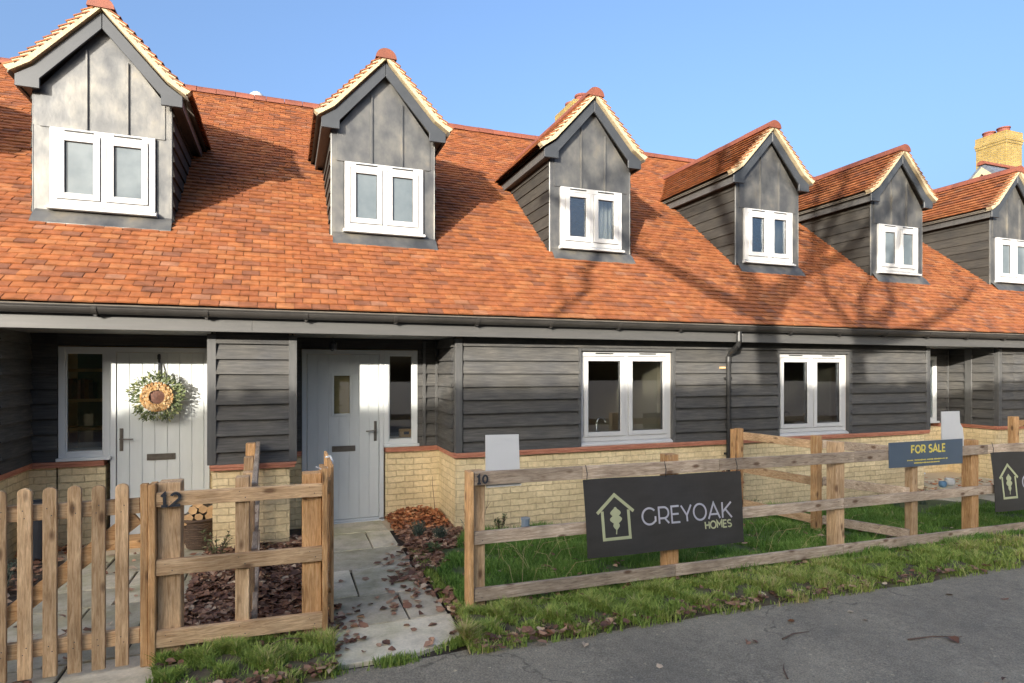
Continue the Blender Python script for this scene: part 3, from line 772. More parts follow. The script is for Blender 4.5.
def returns(h, wl, pl, cp, ry, x, side, y0=YF, y1=YB):
    """side wall of a porch at x; side=+1 faces right, -1 faces left"""
    boards(ry, (x, y0+.03), (x, y1), (side, 0), .905, 2.30)
    a, b = sorted((x-side*.003, x-side*.14)); wl.box(a, b, y0+.31, y1+.2, .9, 2.30)
    a, b = sorted((x+side*.003, x-side*.15)); pl.box(a, b, y0+.262, y1+.1, -.4, .84)
    a, b = sorted((x+side*.001, x-side*.15)); pl.box(a, b, y0+.02, y0+.262, -.4, .838)
    for k, (za, zb_) in enumerate(((.842,.871), (.873,.902))):
        a, b = sorted((x+side*(.03+.012*k), x-side*.14)); cp.box(a, b, y0-.03, y1-.03, za+.0005, zb_+.0005)

# cottage 12: porch -2.52..-.745, pillar -.745...117
h = houses['12']
wl, wb, pl, cp = facade(h, [(-6.4,-2.52)], [(-4.6,1.38)])
ry = MB()
w2, l2, p2, c2, _ = porch(h, -2.52, -.745, -2.26, -.81)
pl.box(.047, .184, YB-.016, YB+.2, -.4, .838); cp.box(.102, .186, YB-.05, YB+.1, .843, .901)
# pillar between the two porches
pb = MB(); boards(pb, (-.665, YF), (.04, YF), (0,-1), .905, 2.30); pb.build('weatherboarding', MT['wb_x'], h)
wl.box(-.72, .095, YF+.03, YB+.2, .9, 2.30); pl.box(-.70, .045, YF+.012, YB-.02, -.4, .84)
for k, (za, zb_) in enumerate(((.842,.871), (.873,.902))): cp.box(-.715-.01*k, .10+.01*k, YF-.035-.012*k, YB-.02, za, zb_)
for bx_, sd_ in ((-.70, -1), (.072, 1)):
    pb = MB(); boards(pb, (bx_, YF+.03), (bx_, YB), (sd_,0), .905, 2.30); pb.build('weatherboarding', MT['wb_y'], h)
returns(h, wl, pl, cp, ry, -2.52, 1)
for m_, o_ in ((wl, l2), (wb, w2), (pl, p2)):
    for f, mi, r in zip(o_.f, o_.m, o_.r): pass
def merge(dst, src):
    o = len(dst.v); dst.v += src.v; dst.f += [[i+o for i in f] for f in src.f]; dst.m += src.m; dst.r += src.r
merge(wl, l2); w2.build('weatherboarding', MT['wb_x'], h); merge(pl, p2)
pl.box(-2.28, -1.835, YB-.012, YB+.2, -.4, .84)
for k, (za, zb_) in enumerate(((.842,.871), (.873,.902))): cp.box(-2.489, -1.84, YB-.045-.012*k, YB+.1, za, zb_)
close(h, wl, wb, pl, cp, house_shell(h, -6.5, -.31), ry)
corner_post(h, -.745, -.662, YF-.045, YF+.06); corner_post(h, .037, .12, YF-.045, YF+.06)
corner_post(h, -2.6, -2.515, YF-.045, YF+.06)
sl12 = entrance(h, -2.26, -.81, False, False)
w = MB(); casement(h, -4.6, 1.38, .905, 2.12, YF+.03)
st = MB(); st.box(-1.80, -.80, 7.42, 7.70, -.03, .075); st.build('door_step', MT['new_x'], h, bevel=.006)

# cottage 10
h = houses['10']
wl, wb, pl, cp = facade(h, [(1.885, 5.80)], [(4.21, 1.38)], endr=0)
ry = MB(); w2, l2, p2, c2, _ = porch(h, .117, 1.885, .19, 1.595)
merge(wl, l2); w2.build('weatherboarding', MT['wb_x'], h); merge(pl, p2); returns(h, wl, pl, cp, ry, 1.885, -1)
pl.box(1.185, 1.6, YB-.012, YB+.2, -.4, .84)
for k, (za, zb_) in enumerate(((.842,.871), (.873,.902))): cp.box(1.18, 1.855, YB-.045-.012*k, YB+.1, za, zb_)
close(h, wl, wb, pl, cp, house_shell(h, .117, 5.80), ry)
corner_post(h, 1.87, 1.955, YF-.045, YF+.06); corner_post(h, 1.66, 1.70, YB-.05, YB, .905, 2.25); corner_post(h, 1.825, 1.86, YB-.05, YB-.012, .905, 2.25)
sl10 = entrance(h, .19, 1.595, True, True)
casement(h, 4.21, 1.38, .905, 2.12, YF+.03)
tr = MB(); tr.box(3.48, 3.52, YF-.03, YF+.03, .905, 2.165); tr.box(4.90, 4.945, YF-.03, YF+.03, .905, 2.165); tr.box(3.52, 4.90, YF-.025, YF+.03, 2.125, 2.165)
tr.build('window_surround', MT['trim_dark'], h)
# cottage 8
h = houses['8']
wl, wb, pl, cp = facade(h, [(5.80, 9.87)], [(7.42, 1.36)], endl=0)
ry = MB(); w2, l2, p2, c2, _ = porch(h, 9.87, 11.60, 9.93, 11.26)
merge(wl, l2); w2.build('weatherboarding', MT['wb_x'], h); merge(pl, p2); returns(h, wl, pl, cp, ry, 11.60, -1)
pb = MB(); boards(pb, (9.86, YF+.03), (9.86, YB), (1,0), .905, 2.30); pb.build('weatherboarding', MT['wb_y'], h)
for k, (za, zb_) in enumerate(((.842,.871), (.873,.902))): cp.box(11.28, 11.57, YB-.045-.012*k, YB+.1, za, zb_)
pl.box(10.9, 11.26, YB-.012, YB+.2, -.4, .84)
pb = MB(); boards(pb, (11.68, YF), (12.0, YF), (0,-1), .905, 2.30); pb.build('weatherboarding', MT['wb_x'], h); wl.box(11.62, 12, YF+.03, YF+.28, .9, 2.3); pl.box(11.64, 12, YF+.012, YF+.26, -.4, .84)
for k, (za, zb_) in enumerate(((.842,.871), (.873,.902))): cp.box(11.59-.004*k, 12, YF-.035-.012*k, YF+.2, za, zb_)
close(h, wl, wb, pl, cp, house_shell(h, 5.80, 12.0), ry)
corner_post(h, 9.79, 9.875, YF-.045, YF+.06); corner_post(h, 11.585, 11.67, YF-.045, YF+.06); corner_post(h, 11.545, 11.59, 7.30, 7.42); corner_post(h, 11.53, 11.565, YB-.05, YB)
entrance(h, 9.93, 11.26, True, True)
casement(h, 7.42, 1.36, .905, 2.12, YF+.03)
tr = MB(); tr.box(6.70, 6.74, YF-.03, YF+.03, .905, 2.165); tr.box(8.10, 8.17, YF-.03, YF+.03, .905, 2.165); tr.box(6.74, 8.10, YF-.025, YF+.03, 2.125, 2.165)
tr.build('window_surround', MT['trim_dark'], h)
# cottage 6
h = houses['6']
wl, wb, pl, cp = facade(h, [(12.0, 18.1)], [(15.0, 1.36)], endl=0)
close(h, wl, wb, pl, cp, house_shell(h, 12.0, 18.2))
casement(h, 15.0, 1.36, .905, 2.12, YF+.03)

# downpipe of cottage 10
g = MB(); pts = [(5.74,6.585,2.41), (5.74,6.585,2.27), (5.745,6.61,2.22), (5.78,6.80,2.12), (5.785,6.845,2.06), (5.785,6.845,.0)]
g.tube(pts, .034, 12)
for p in ((5.74,6.585,2.31), (5.785,6.845,2.03), (5.785,6.845,1.10)): g.tube([(p[0],p[1],p[2]-.035), (p[0],p[1],p[2]+.035)], .041, 12)
for z in (1.75, .7): g.box(5.735, 5.835, 6.835, 6.885, z, z+.03)
g.build('downpipe', MT['pipe'], houses['10'], smooth=False)
g = MB(); g.box(5.66, 5.745, 6.86, 6.885, 1.90, 1.925); g.build('pipe_clip', MT['new_x'], houses['10'])

# chimney over the party wall 10/8, behind the third dormer
def chimney(parent, x0, x1, y0, y1, z0, z1, pots, name='chimney', r=1.15):
    g = MB(); g.box(x0, x1, y0, y1, z0, z1-.45)
    for k, (a, b, e) in enumerate(((z1-.45, z1-.35, .02), (z1-.35, z1-.25, .04), (z1-.25, z1, .02))):
        g.box(x0-e, x1+e, y0-e, y1+e, a, b)
    c = g.build(name, MT['chimney_brick'], parent, bevel=.006)
    for (px, py) in pots:
        p = MB(); p.lathe((px, py, z1-.01), [(a*r, b*.8) for a, b in ((.15,0), (.14,.05), (.125,.22), (.145,.24), (.145,.29), (.12,.30), (.10,.30))], 18)
        p.build('chimney_pot', MT['pot'], c, smooth=False)
    return c
chimney(houses['10'], 5.95, 6.55, 12.0, 12.95, 5.7, 7.84, [(6.27, 12.25), (6.25, 12.7)])
g = MB(); g.lathe((-.49, 12.1, 6.60), [(.05,0), (.05,.2), (.13,.22), (.14,.28), (.12,.34), (.07,.385), (.02,.40)], 18)
g.build('vent_cowl', MT['upvc'], houses['10'], smooth=True)

# neighbour house beyond, only its gable tip and chimney show over the last dormer
nb = thing('neighbour_house', 'slate roofed house beyond the row with tall yellow brick chimney', 'house', (22.5, 13, 0))
g = MB(); g.prism([(9.7,-.3),(17.1,-.3),(17.1,5.0),(13.4,8.55),(9.7,5.0)], 'x', 21.9, 31); g.build('wall', MT['chimney_brick'], nb)
for s_ in (-1, 1):
    g = MB(); Y = lambda t: 13.4 + s_*t
    g.prism([(Y(0),8.76),(Y(4.0),4.86),(Y(4.0),4.72),(Y(0),8.60)], 'x', 21.72, 31.2); ro = g.build('roof', MT['slate'], nb)
    g = MB(); g.prism([(Y(0),8.62),(Y(4.0),4.74),(Y(4.0),4.52),(Y(0),8.40)], 'x', 21.69, 21.718); g.build('barge_board', MT['mortar'], nb)
g = MB(); half_round(g, 'x', 21.66, 31.2, 13.4, 8.70, .14); g.build('ridge_tiles', MT['ridge'], nb)
chimney(nb, 24.85, 25.75, 14.5, 15.55, 5.0, 10.72, [(25.2, 14.8), (25.2, 15.3)], r=1.5)

# ------------------------------------------------------------------ inside the kitchens and hall
def tap(x, y, z, label):
    t = thing('kitchen_tap', label, 'tap', (x, y, z), 'chrome kitchen taps')
    g = MB(); g.tube([(x,y,z),(x,y,z+.22),(x+.02,y,z+.27),(x+.07,y,z+.29),(x+.12,y,z+.27),(x+.135,y,z+.22)], .013, 10); g.lathe((x,y,z), [(.028,0),(.026,.05),(.018,.07)], 14)
    g.build('spout', MT['chrome'], t, smooth=True)
    g = MB(); g.tube([(x-.02,y,z+.05),(x-.09,y,z+.08)], .008, 8); g.build('lever', MT['chrome'], t, smooth=True)
for nme, x0, x1, tx in (('10', 3.0, 5.3, 3.98), ('8', 6.3, 8.8, 7.25)):
    h = houses[nme]
    g = MB(); g.box(x0, x1, YF+.29, YF+.88, .90, .94); g.build('worktop', MT['worktop'], h, bevel=.003)
    # reveal-side wall that catches the sun
    g = MB(); xr = (4.87 if nme == '10' else 8.07); g.box(xr, xr+.1, YF+.30, YF+2.2, -.01, 2.39); g.box(x0-1.0, x0-.9, YF+.30, YF+3.4, -.01, 2.39); g.box(x0-.9, xr, YF+3.3, YF+3.4, -.01, 2.39)
    g.build('kitchen_wall', MT['room_cream'], h)
    tap(tx, YF+.42, .94, 'chrome kitchen tap behind the window %s' % ('above the black banner' if nme == '10' else 'right of the black downpipe'))
hb = thing('cardboard_box', 'small brown cardboard box on the sill inside the plain grey door\'s sidelight', 'box', (1.45, 7.86, 1.0))
g = MB(); g.box(1.385, 1.535, 7.81, 7.90, 1.012, 1.115); g.build('carton', MT['card'], hb, bevel=.003)
g = MB(); g.box(1.435, 1.50, 7.805, 7.8095, 1.05, 1.085); g.build('stamp', MT['gasket'], hb)
for nme, (a, b) in (('12', sl12[:2]), ('10', sl10[:2])):
    g = MB(); g.box(a-.02, b+.02, 7.79, 8.02, .965, 1.01); g.build('inner_sill', MT['worktop'], houses[nme])
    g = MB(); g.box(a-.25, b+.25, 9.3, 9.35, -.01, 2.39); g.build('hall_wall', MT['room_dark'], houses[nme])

bs = thing('bookshelf', 'wooden wall shelves in the hall seen through the sidelight left of the wreathed door', 'shelf', (-2.05, 8.6, 0))
for z in (1.16, 1.50, 1.86):
    g = MB(); g.box(-2.75, -1.75, 8.55, 8.80, z, z+.035); g.build('shelf_board', MT['card'], bs)
for x in (-2.78, -1.75):
    g = MB(); g.box(x, x+.03, 8.55, 8.80, .1, 2.1); g.build('side_panel', MT['card'], bs)
for zb in (1.535,):
    x = -2.6
    for i in range(11):
        w_ = R(.028,.05); hh = R(.18,.25); cvr = MT[random.choice(['ridge','creasing','tile'])]
        g = MB(); g.box(x, x+w_, 8.57, 8.74, zb+.0005, zb+hh); o = g.build('book', cvr, None, (x, 8.65, zb)); tag(o, 'reddish upright book on the hall shelf behind the left sidelight', 'book', 'books on the hall shelf'); x += w_+.003

# ------------------------------------------------------------------ fences
def wbox(parent, name, x0, x1, y0, y1, z0, z1, mat, bev=.005):
    g = MB(); g.box(x0, x1, y0, y1, z0, z1); return g.build(name, MT[mat], parent, bevel=bev)
def nail(g, x, y, z):
    n = 6; r = .0042
    g.add([(x, y-.0022, z)] + [(x+r*math.cos(k*math.pi/3), y-.0018, z+r*math.sin(k*math.pi/3)) for k in range(n)] + [(x+r*1.2*math.cos(k*math.pi/3), y+.001, z+r*1.2*math.sin(k*math.pi/3)) for k in range(n)],
          [(0, 1+(k+1) % n, 1+k) for k in range(n)] + [(1+k, 1+(k+1) % n, 7+(k+1) % n, 7+k) for k in range(n)], 1)
def rail(parent, p0, p1, h, mat, t=.038, nails=()):
    g = MB(); g.beam(p0, p1, t, h)
    for x in nails:
        if p0[0] < x < p1[0]:
            f_ = (x-p0[0])/(p1[0]-p0[0]); y = p0[1]+(p1[1]-p0[1])*f_ - t/2; z = p0[2]+(p1[2]-p0[2])*f_
            for dx, dz in ((-.018,.024), (.016,-.022)): nail(g, x+dx+R(-.005,.005), y, z+dz+R(-.005,.005))
    return g.build('rail', [MT[mat], MT['number']], parent, bevel=.004)

# long roadside fence of cottage 10 and 8
ff = thing('post_and_rail_fence', 'long weathered three rail fence along the road carrying the black banners', 'fence', (1.4, 4.55, 0))
for x0, x1, zt, mt in ((1.368,1.47,1.09,'tan_z'), (3.20,3.32,1.12,'new_z'), (5.28,5.40,1.14,'tan_z'), (6.435,6.525,1.0,'tan_z'), (7.46,7.58,1.065,'new_z'), (9.55,9.67,1.04,'tan_z'), (11.6,11.72,1.02,'tan_z')):
    y = yfence(x0)+.021
    wbox(ff, 'post', x0, x1, y, y+(x1-x0 if x0 > 2 else .10), zg(x0)-.3, zt, mt)
wbox(ff, 'stop_board', 1.322, 1.364, 4.475, 4.60, -.1, 1.093, 'new_z')
for (za, zb, hh, cuts) in ((1.037, .942, .105, (1.368, 2.32, 3.75, 5.5, 7.69, 9.6, 12.5)), (.575, .47, .098, (1.368, 3.26, 5.35, 7.66, 9.6, 12.5)), (.134, -.02, .098, (1.368, 3.26, 5.34, 7.52, 9.6, 12.5))):
    for a, b in zip(cuts, cuts[1:]):
        Z = lambda x: za + (zb-za)*(x-1.35)/(8.34-1.35) + 0
        rail(ff, (a+.0015, yfence(a), Z(a)), (b-.0015, yfence(b), Z(b)), hh, 'grey_x', nails=(1.42, 3.20, 3.31, 5.29, 5.40, 6.48, 7.47, 7.6, 9.6))

# short fence between gate 12 and the open gate
pf = thing('post_and_rail_fence', 'short three rail fence panel between the picket gate and the open gateway', 'fence', (-.3, 4.46, 0))
wbox(pf, 'post', -.772, -.636, 4.464, 4.60, -.3, 1.15, 'tan_z'); wbox(pf, 'post', -.315, -.226, 4.474, 4.57, -.3, 1.155, 'tan_z')
wbox(pf, 'post', .113, .243, 4.497, 4.62, -.3, 1.15, 'new_z')
wbox(pf, 'stop_board', -.862, -.816, 4.43, 4.47, -.01, 1.155, 'new_z'); wbox(pf, 'stop_board', -.815, -.774, 4.415, 4.53, -.01, 1.152, 'new_z')
wbox(pf, 'stop_board', .246, .284, 4.45, 4.60, -.02, 1.185, 'new_z')
for za, zb, hh in ((1.048,1.036,.09), (.611,.589,.10), (.152,.122,.105)):
    rail(pf, (-.773, 4.443, za), (.245, 4.474, zb), hh, 'tan_x', nails=(-.70, -.27, .18))

# picket gates
def picket(mb, x0, x1, y0, y1, z0, z1):
    c = (x0+x1)/2; r = (x1-x0)/2; n = 8
    poly = [(x0,z0),(x1,z0)] + [(c+r*math.cos(math.pi*i/n), z1-r*.75+r*.75*math.sin(math.pi*i/n)) for i in range(n+1)]
    mb.prism(poly, 'y', y0, y1)
def gate(t, pk, y, xl, xr, z0, z1, brace):
    for x in pk:
        g = MB(); picket(g, x-.036, x+.036, y-.011, y+.011, z0+R(-.004,.004), z1+R(-.004,.004))
        for zz in (1.035, .995, .21, .17): nail(g, x+R(-.014,.014), y-.011, zz+R(-.006,.006))
        g.build('picket', [MT['tan_z'], MT['number']], t, bevel=.003)
    for z in (1.015, .19): 
        g = MB(); g.box(xl, xr, y+.0125, y+.050, z-.048, z+.048); g.build('rail', MT['tan_x'], t, bevel=.003)
    g = MB(); (ax, az), (bx, bz) = brace; g.beam((ax, y+.031, az), (bx, y+.031, bz), .037, .10, up=(0,0,1)); g.build('brace', MT['new_x'], t, bevel=.003)
g12 = thing('picket_gate', 'closed wooden picket gate with round topped pales, left of number 12', 'gate', (-1.4, 4.43, 0))
gate(g12, [-.96 - .1255*i for i in range(8)], 4.432, -1.90, -.866, .02, 1.168, ((-1.80,.20), (-.885,.945)))
for z in (1.015, .19):
    g = MB(); g.box(-1.93, -1.60, 4.415, 4.4205, z-.02, z+.02); g.build('hinge', MT['number'], g12)
wp = thing('gate_post', 'timber hinge post of the picket gate at the left edge', 'post', (-2.0, 4.45, 0))
wbox(wp, 'post', -2.06, -1.94, 4.44, 4.56, -.3, 1.2, 'tan_z')
# open gate of number 10, swung back along the path: built along y
og = thing('picket_gate', 'open wooden picket gate seen edge on, swung back along the slab path', 'gate', (.31, 4.6, 0))
for i in range(7):
    yy = 4.68 + .1255*i; c0, r = yy, .036; n = 8; z1 = 1.185
    poly = [(yy-r,.02),(yy+r,.02)] + [(yy+r*math.cos(math.pi*k/n), z1-.027+.027*math.sin(math.pi*k/n)) for k in range(n+1)]
    g = MB(); g.prism(poly, 'x', .314, .336); g.build('picket', MT['new_z'], og, bevel=.003)
for z in (1.02, .19):
    g = MB(); g.box(.276, .3135, 4.63, 5.48, z-.048, z+.048); g.build('rail', MT['new_y'], og, bevel=.003)
g = MB(); g.beam((.295, 4.66, .25), (.295, 5.42, .96), .036, .10); g.build('brace', MT['new_y'], og, bevel=.003)
# white cable tie ends on the open gate
ct = thing('cable_tie', 'loose white cable tie looped over the top of the open gate', 'cable tie', (.33, 5.0, 1.16))
g = MB(); g.tube([(.30,5.0,1.19),(.335,4.98,1.20),(.352,4.96,1.16),(.33,4.95,1.11),(.29,4.96,1.12)], .008, 6); g.build('loop', MT['wire'], ct)
g = MB(); g.tube([(.30,4.96,1.12),(.26,4.94,1.11),(.225,4.93,1.13)], .006, 6); g.build('tail', MT['wire'], ct)

# dividing fence between gardens 12 and 10, running back to the pillar
df = thing('post_and_rail_fence', 'dividing fence seen end on, running from the short panel to the black boarded pillar', 'fence', (-.27, 5.6, 0))
wbox(df, 'post', -.375, -.285, 6.72, 6.81, -.3, 1.13, 'new_z'); wbox(df, 'post', -.30, -.22, 5.02, 5.11, -.3, 1.10, 'tan_z'); wbox(df, 'post', -.345, -.265, 5.9, 5.99, -.3, 1.10, 'tan_z')
for z in (1.055, .60, .14): 
    g = MB(); g.beam((-.20, 4.58, z-.01), (-.262, 6.83, z+.03), .038, .10); g.build('rail', MT['grey_y'], df, bevel=.004)

# dividing fence between gardens 10 and 8, slanting to the road
d2 = thing('post_and_rail_fence', 'dividing fence slanting from the downpipe to the road fence behind the for sale board', 'fence', (5.9, 5.6, 0))
wbox(d2, 'post', 5.655, 5.74, 6.50, 6.585, -.3, 1.10, 'new_z'); wbox(d2, 'post', 5.60, 5.652, 6.53, 6.60, -.3, 1.09, 'new_z'); wbox(d2, 'post', 5.885, 5.975, 5.45, 5.54, -.3, 1.10, 'new_z')
for z in (1.0, .56, .10):
    for a, b, mt in (((5.745,6.50), (5.99,5.46), 'tan_y'), ((5.992,5.458), (6.42,4.70), 'grey_y')):
        g = MB(); g.beam((a[0], a[1], z), (b[0], b[1], z-.02), .038, .10); g.build('rail', MT[mt], d2, bevel=.004)
# next divider at the far right
d3 = thing('post_and_rail_fence', 'dividing fence at the right edge in front of the last porch', 'fence', (10.3, 5.9, 0))
wbox(d3, 'post', 10.24, 10.34, 5.86, 5.96, -.4, 1.18, 'new_z'); wbox(d3, 'post', 12.3, 12.4, 6.1, 6.2, -.4, 1.15, 'new_z')
for z in (1.07, .62, .16): 
    g = MB(); g.beam((10.345, 5.91, z), (12.3, 6.14, z-.02), .038, .10); g.build('rail', MT['new_x'], d3, bevel=.004)

# ------------------------------------------------------------------ lettering helpers
def ribbon(mb, pts, w, T, th=.002, m=0, closed=False):
    """stroke of width w through 2-D pts; T maps (u,v,depth) to world"""
    P = [Vector(p) for p in pts]; n = len(P); L = []; Rr = []
    for i in range(n):
        if closed: a, b = P[i-1], P[(i+1) % n]
        else: a, b = P[max(i-1,0)], P[min(i+1,n-1)]
        d1 = (P[i]-a); d2 = (b-P[i])
        d1 = d1.normalized() if d1.length > 0 else d2.normalized(); d2 = d2.normalized() if d2.length > 0 else d1
        t = (d1+d2).normalized(); nn = Vector((-t.y, t.x)); k = 1/max(.35, nn.dot(Vector((-d1.y, d1.x))))
        L.append(P[i]+nn*w/2*k); Rr.append(P[i]-nn*w/2*k)
    vs = [T(p.x,p.y,0) for p in L] + [T(p.x,p.y,0) for p in Rr] + [T(p.x,p.y,-th) for p in L] + [T(p.x,p.y,-th) for p in Rr]
    fs = []
    rg = range(n if closed else n-1)
    for i in rg:
        j = (i+1) % n
        fs += [(2*n+i,3*n+i,3*n+j,2*n+j), (i,2*n+i,2*n+j,j), (n+i,n+j,3*n+j,3*n+i)]
    if not closed: fs += [(0,n,3*n,2*n), (n-1,3*n-1,4*n-1,2*n-1)]
    mb.add(vs, fs, m)
def arc(cx, cy, rx, ry, a0, a1, n=18):
    return [(cx+rx*math.cos(math.radians(a0+(a1-a0)*i/n)), cy+ry*math.sin(math.radians(a0+(a1-a0)*i/n))) for i in range(n+1)]
GL = {   # width, strokes (open unless flagged)
 'G': (.98, [arc(.5,.5,.5,.5,42,318,26)+[(.93,.2),(.93,.48)]]),
 'R': (.80, [[(.08,0),(.08,1),(.42,1)]+arc(.45,.66,.33,.34,90,-90,12)+[(.08,.32)], [(.48,.32),(.78,0)]]),
 'E': (.70, [[(.66,1),(.08,1),(.08,0),(.68,0)], [(.08,.52),(.60,.52)]]),
 'Y': (.80, [[(0,1),(.40,.38),(.80,1)], [(.40,.38),(.40,0)]]),
 'O': (1.06, [arc(.53,.5,.5,.5,0,345,24)]),
 'A': (.92, [[(0,0),(.46,1),(.92,0)], [(.16,.28),(.76,.28)]]),
 'K': (.80, [[(.08,0),(.08,1)], [(.76,1),(.08,.36)], [(.30,.56),(.80,0)]]),
 'H': (.86, [[(.08,0),(.08,1)], [(.78,0),(.78,1)], [(.08,.52),(.78,.52)]]),
 'M': (1.0, [[(.08,0),(.08,1),(.5,.42),(.92,1),(.92,0)]]),
 'S': (.72, [arc(.36,.755,.31,.245,40,270,14)+arc(.36,.255,.33,.255,90,-140,14)]),
 'F': (.66, [[(.64,1),(.08,1),(.08,0)], [(.08,.5),(.58,.5)]]),
 'L': (.62, [[(.08,1),(.08,0),(.62,0)]]),
 ' ': (.38, []),
}
def word(mb, txt, u, v, h, w, T, m=0, sx=1.0, gap=.14):
    for ch in txt:
        wd, st = GL[ch]
        for k, s_ in enumerate(st):
            ribbon(mb, [(u+p[0]*h*sx, v+p[1]*h) for p in s_], w, lambda a, b, d, k=k: T(a, b, d - .0003*k), m=m, closed=(ch == 'O'))
        u += (wd*sx + gap)*h
    return u
def wordw(txt, h, sx=1.0, gap=.14): return sum((GL[c][0]*sx+gap)*h for c in txt) - gap*h
def emblem(mb, T, u0, v0, w, h, m):
    """house outline with an oak leaf inside"""
    ribbon(mb, [(u0+.12*w, v0+.64*h), (u0+.12*w, v0), (u0+.88*w, v0), (u0+.88*w, v0+.64*h)], .075*w, T, m=m)
    ribbon(mb, [(u0-.03*w, v0+.60*h), (u0+.5*w, v0+h), (u0+1.03*w, v0+.60*h)], .08*w, lambda a, b, d: T(a, b, d-.0004), m=m)
    n = 60; pts = []
    for i in range(n+1):
        t = i/n; env = math.sin(math.pi*min(1, t*.93+.04))**.8 * (.65+.35*t)
        lob = .5 + .5*abs(math.sin(t*math.pi*3.0+.5)); pts.append((env*lob*.22*w, v0+(.20+.52*t)*h))
    c = u0+.5*w
    poly = [(c+a, b) for a, b in pts] + [(c-a, b) for a, b in pts[::-1]]
    k = len(pts)
    vs = [T(c+a, b, -.002) for a, b in pts] + [T(c-a, b, -.002) for a, b in pts]
    mb.add(vs, [(i, i+1, k+i+1, k+i) for i in range(k-1)], m)
    ribbon(mb, [(c-.02*w, v0+.10*h), (c, v0+.22*h)], .03*w, lambda a, b, d: T(a, b, d-.0006), m=m)

def banner(label, corners, full, loc):
    """corners TL TR BR BL as (x,z); rippled vinyl sheet hung on the fence"""
    t = thing('banner', label, 'banner', loc, 'black company banners tied to the road fence')
    TL, TR, BR, BL = [Vector(c) for c in corners]
    def T(u, v, d):
        top = TL.lerp(TR, u); bot = BL.lerp(BR, u); p = bot.lerp(top, v)
        y = yfence(p.x) - .030 - .010*math.sin(u*5.2+v*1.7) - .007*math.sin(u*11+v*4) - .016*(1-v) + d
        return (p.x, y, p.y)
    g = MB(); nu, nv = 40, 16; vs = []; fs = []
    for dd in (0, .004):
        for j in range(nv+1):
            for i in range(nu+1):
                u = i/nu; v = j/nv; vs.append(T(u, v + .006*math.sin(u*9)*(v > .99), dd))
    w = nu+1; o = w*(nv+1)
    for j in range(nv):
        for i in range(nu):
            fs.append((j*w+i, j*w+i+1, (j+1)*w+i+1, (j+1)*w+i)); fs.append((o+j*w+i, o+(j+1)*w+i, o+(j+1)*w+i+1, o+j*w+i+1))
    rim = [i for i in range(w)] + [j*w+nu for j in range(1, nv+1)] + [nv*w+i for i in range(nu-1, -1, -1)] + [j*w for j in range(nv-1, 0, -1)]
    for a, b in zip(rim, rim[1:]+rim[:1]): fs.append((a, o+a, o+b, b))
    g.add(vs, fs); g.build('vinyl_sheet', MT['banner'], t)
    Wm = (TR-TL).length; Hm = (TL-BL).length
    def TT(a, b, d): return T(a/Wm, b/Hm, d-.0015)
    g = MB(); emblem(g, TT, .072*Wm, .225*Hm, .205*Wm, .56*Hm, 0); g.build('emblem', MT['print_green'], t)
    g = MB(); hh = .215*Hm; tw = .59*Wm; sx = 1.0
    k = wordw('GREYOAK', 1.0); hh2 = hh; sx = (tw/hh2 - .14*6)/(k-.14*6)
    word(g, 'GREYOAK', .335*Wm, .365*Hm, hh2, .025*Hm, TT, 0, sx); g.build('lettering', MT['print_grey'], t)
    g = MB(); h3 = .095*Hm; k = wordw('HOMES', 1.0); tw = .185*Wm; sx = (tw/h3-.14*4)/(k-.14*4)
    word(g, 'HOMES', .735*Wm, .235*Hm, h3, .019*Hm, TT, 0, sx); g.build('small_lettering', MT['print_green'], t)
    # ties
    for u in (.02, .5, .97):
        p = T(u, .985, -.004); g = MB(); g.tube([(p[0],p[1],p[2]-.01), (p[0]+.004,p[1]-.004,p[2]+.06), (p[0]-.004,p[1]+.01,p[2]+.13)], .0035, 5); g.build('cable_tie', MT['gasket'], t)
    return t
banner('large black banner reading GREYOAK HOMES with a house and leaf emblem, nearest the path', [(2.313,.968),(3.976,.937),(4.03,.268),(2.352,.314)], True, (3.1, 4.53, .3))
banner('black company banner cut by the right edge, only its house emblem showing', [(7.711,.913),(9.40,.87),(9.46,.17),(7.777,.218)], True, (8.5, 4.68, .2))

sb = thing('sale_board', 'blue grey FOR SALE board with yellow lettering fixed to the top rail', 'sign', (6.64, 4.62, .8))
SB = [Vector(c) for c in ((5.99,1.107),(7.20,1.102),(7.20,.822),(5.995,.838))]
def TS(a, b, d):
    u = a/1.21; v = b/.275; p = (SB[3].lerp(SB[2], u)).lerp(SB[0].lerp(SB[1], u), v); return (p.x, yfence(p.x)-.036+d, p.y)
g = MB(); vs = [TS(a,b,d) for d in (0,.008) for a,b in ((0,0),(1.21,0),(1.21,.275),(0,.275))]
g.add(vs, [(0,1,2,3),(7,6,5,4),(0,4,5,1),(1,5,6,2),(2,6,7,3),(3,7,4,0)]); g.build('panel', MT['sale_blue'], sb)
TSS = lambda a, b, d: TS(a, b, d-.0015)
g = MB(); hh = .078; tw = .56; k = wordw('FOR SALE', 1.0, 1, .2); sx = (tw/hh-.2*7)/(k-.2*7)
ue = word(g, 'FOR', .345, .150, hh, .0165, TSS, 0, sx, .2); g.build('lettering', MT['sale_yellow'], sb)
g = MB(); word(g, 'SALE', ue+.045, .150, hh, .0165, TSS, 0, sx, .2); g.build('lettering', MT['sale_yellow'], sb)
for row, (a, b, v) in enumerate(((.28,.94,.070), (.39,.80,.038))):
    g = MB(); u = a
    while u < b:
        wl_ = R(.006,.014)
        if R(0,1) > .12: ribbon(g, [(u, v+R(0,.002)), (u+wl_, v+R(0,.002))], R(.008,.015), TSS)
        u += wl_+R(.004,.006)
    g.build('small_print', MT['sale_yellow'], sb)

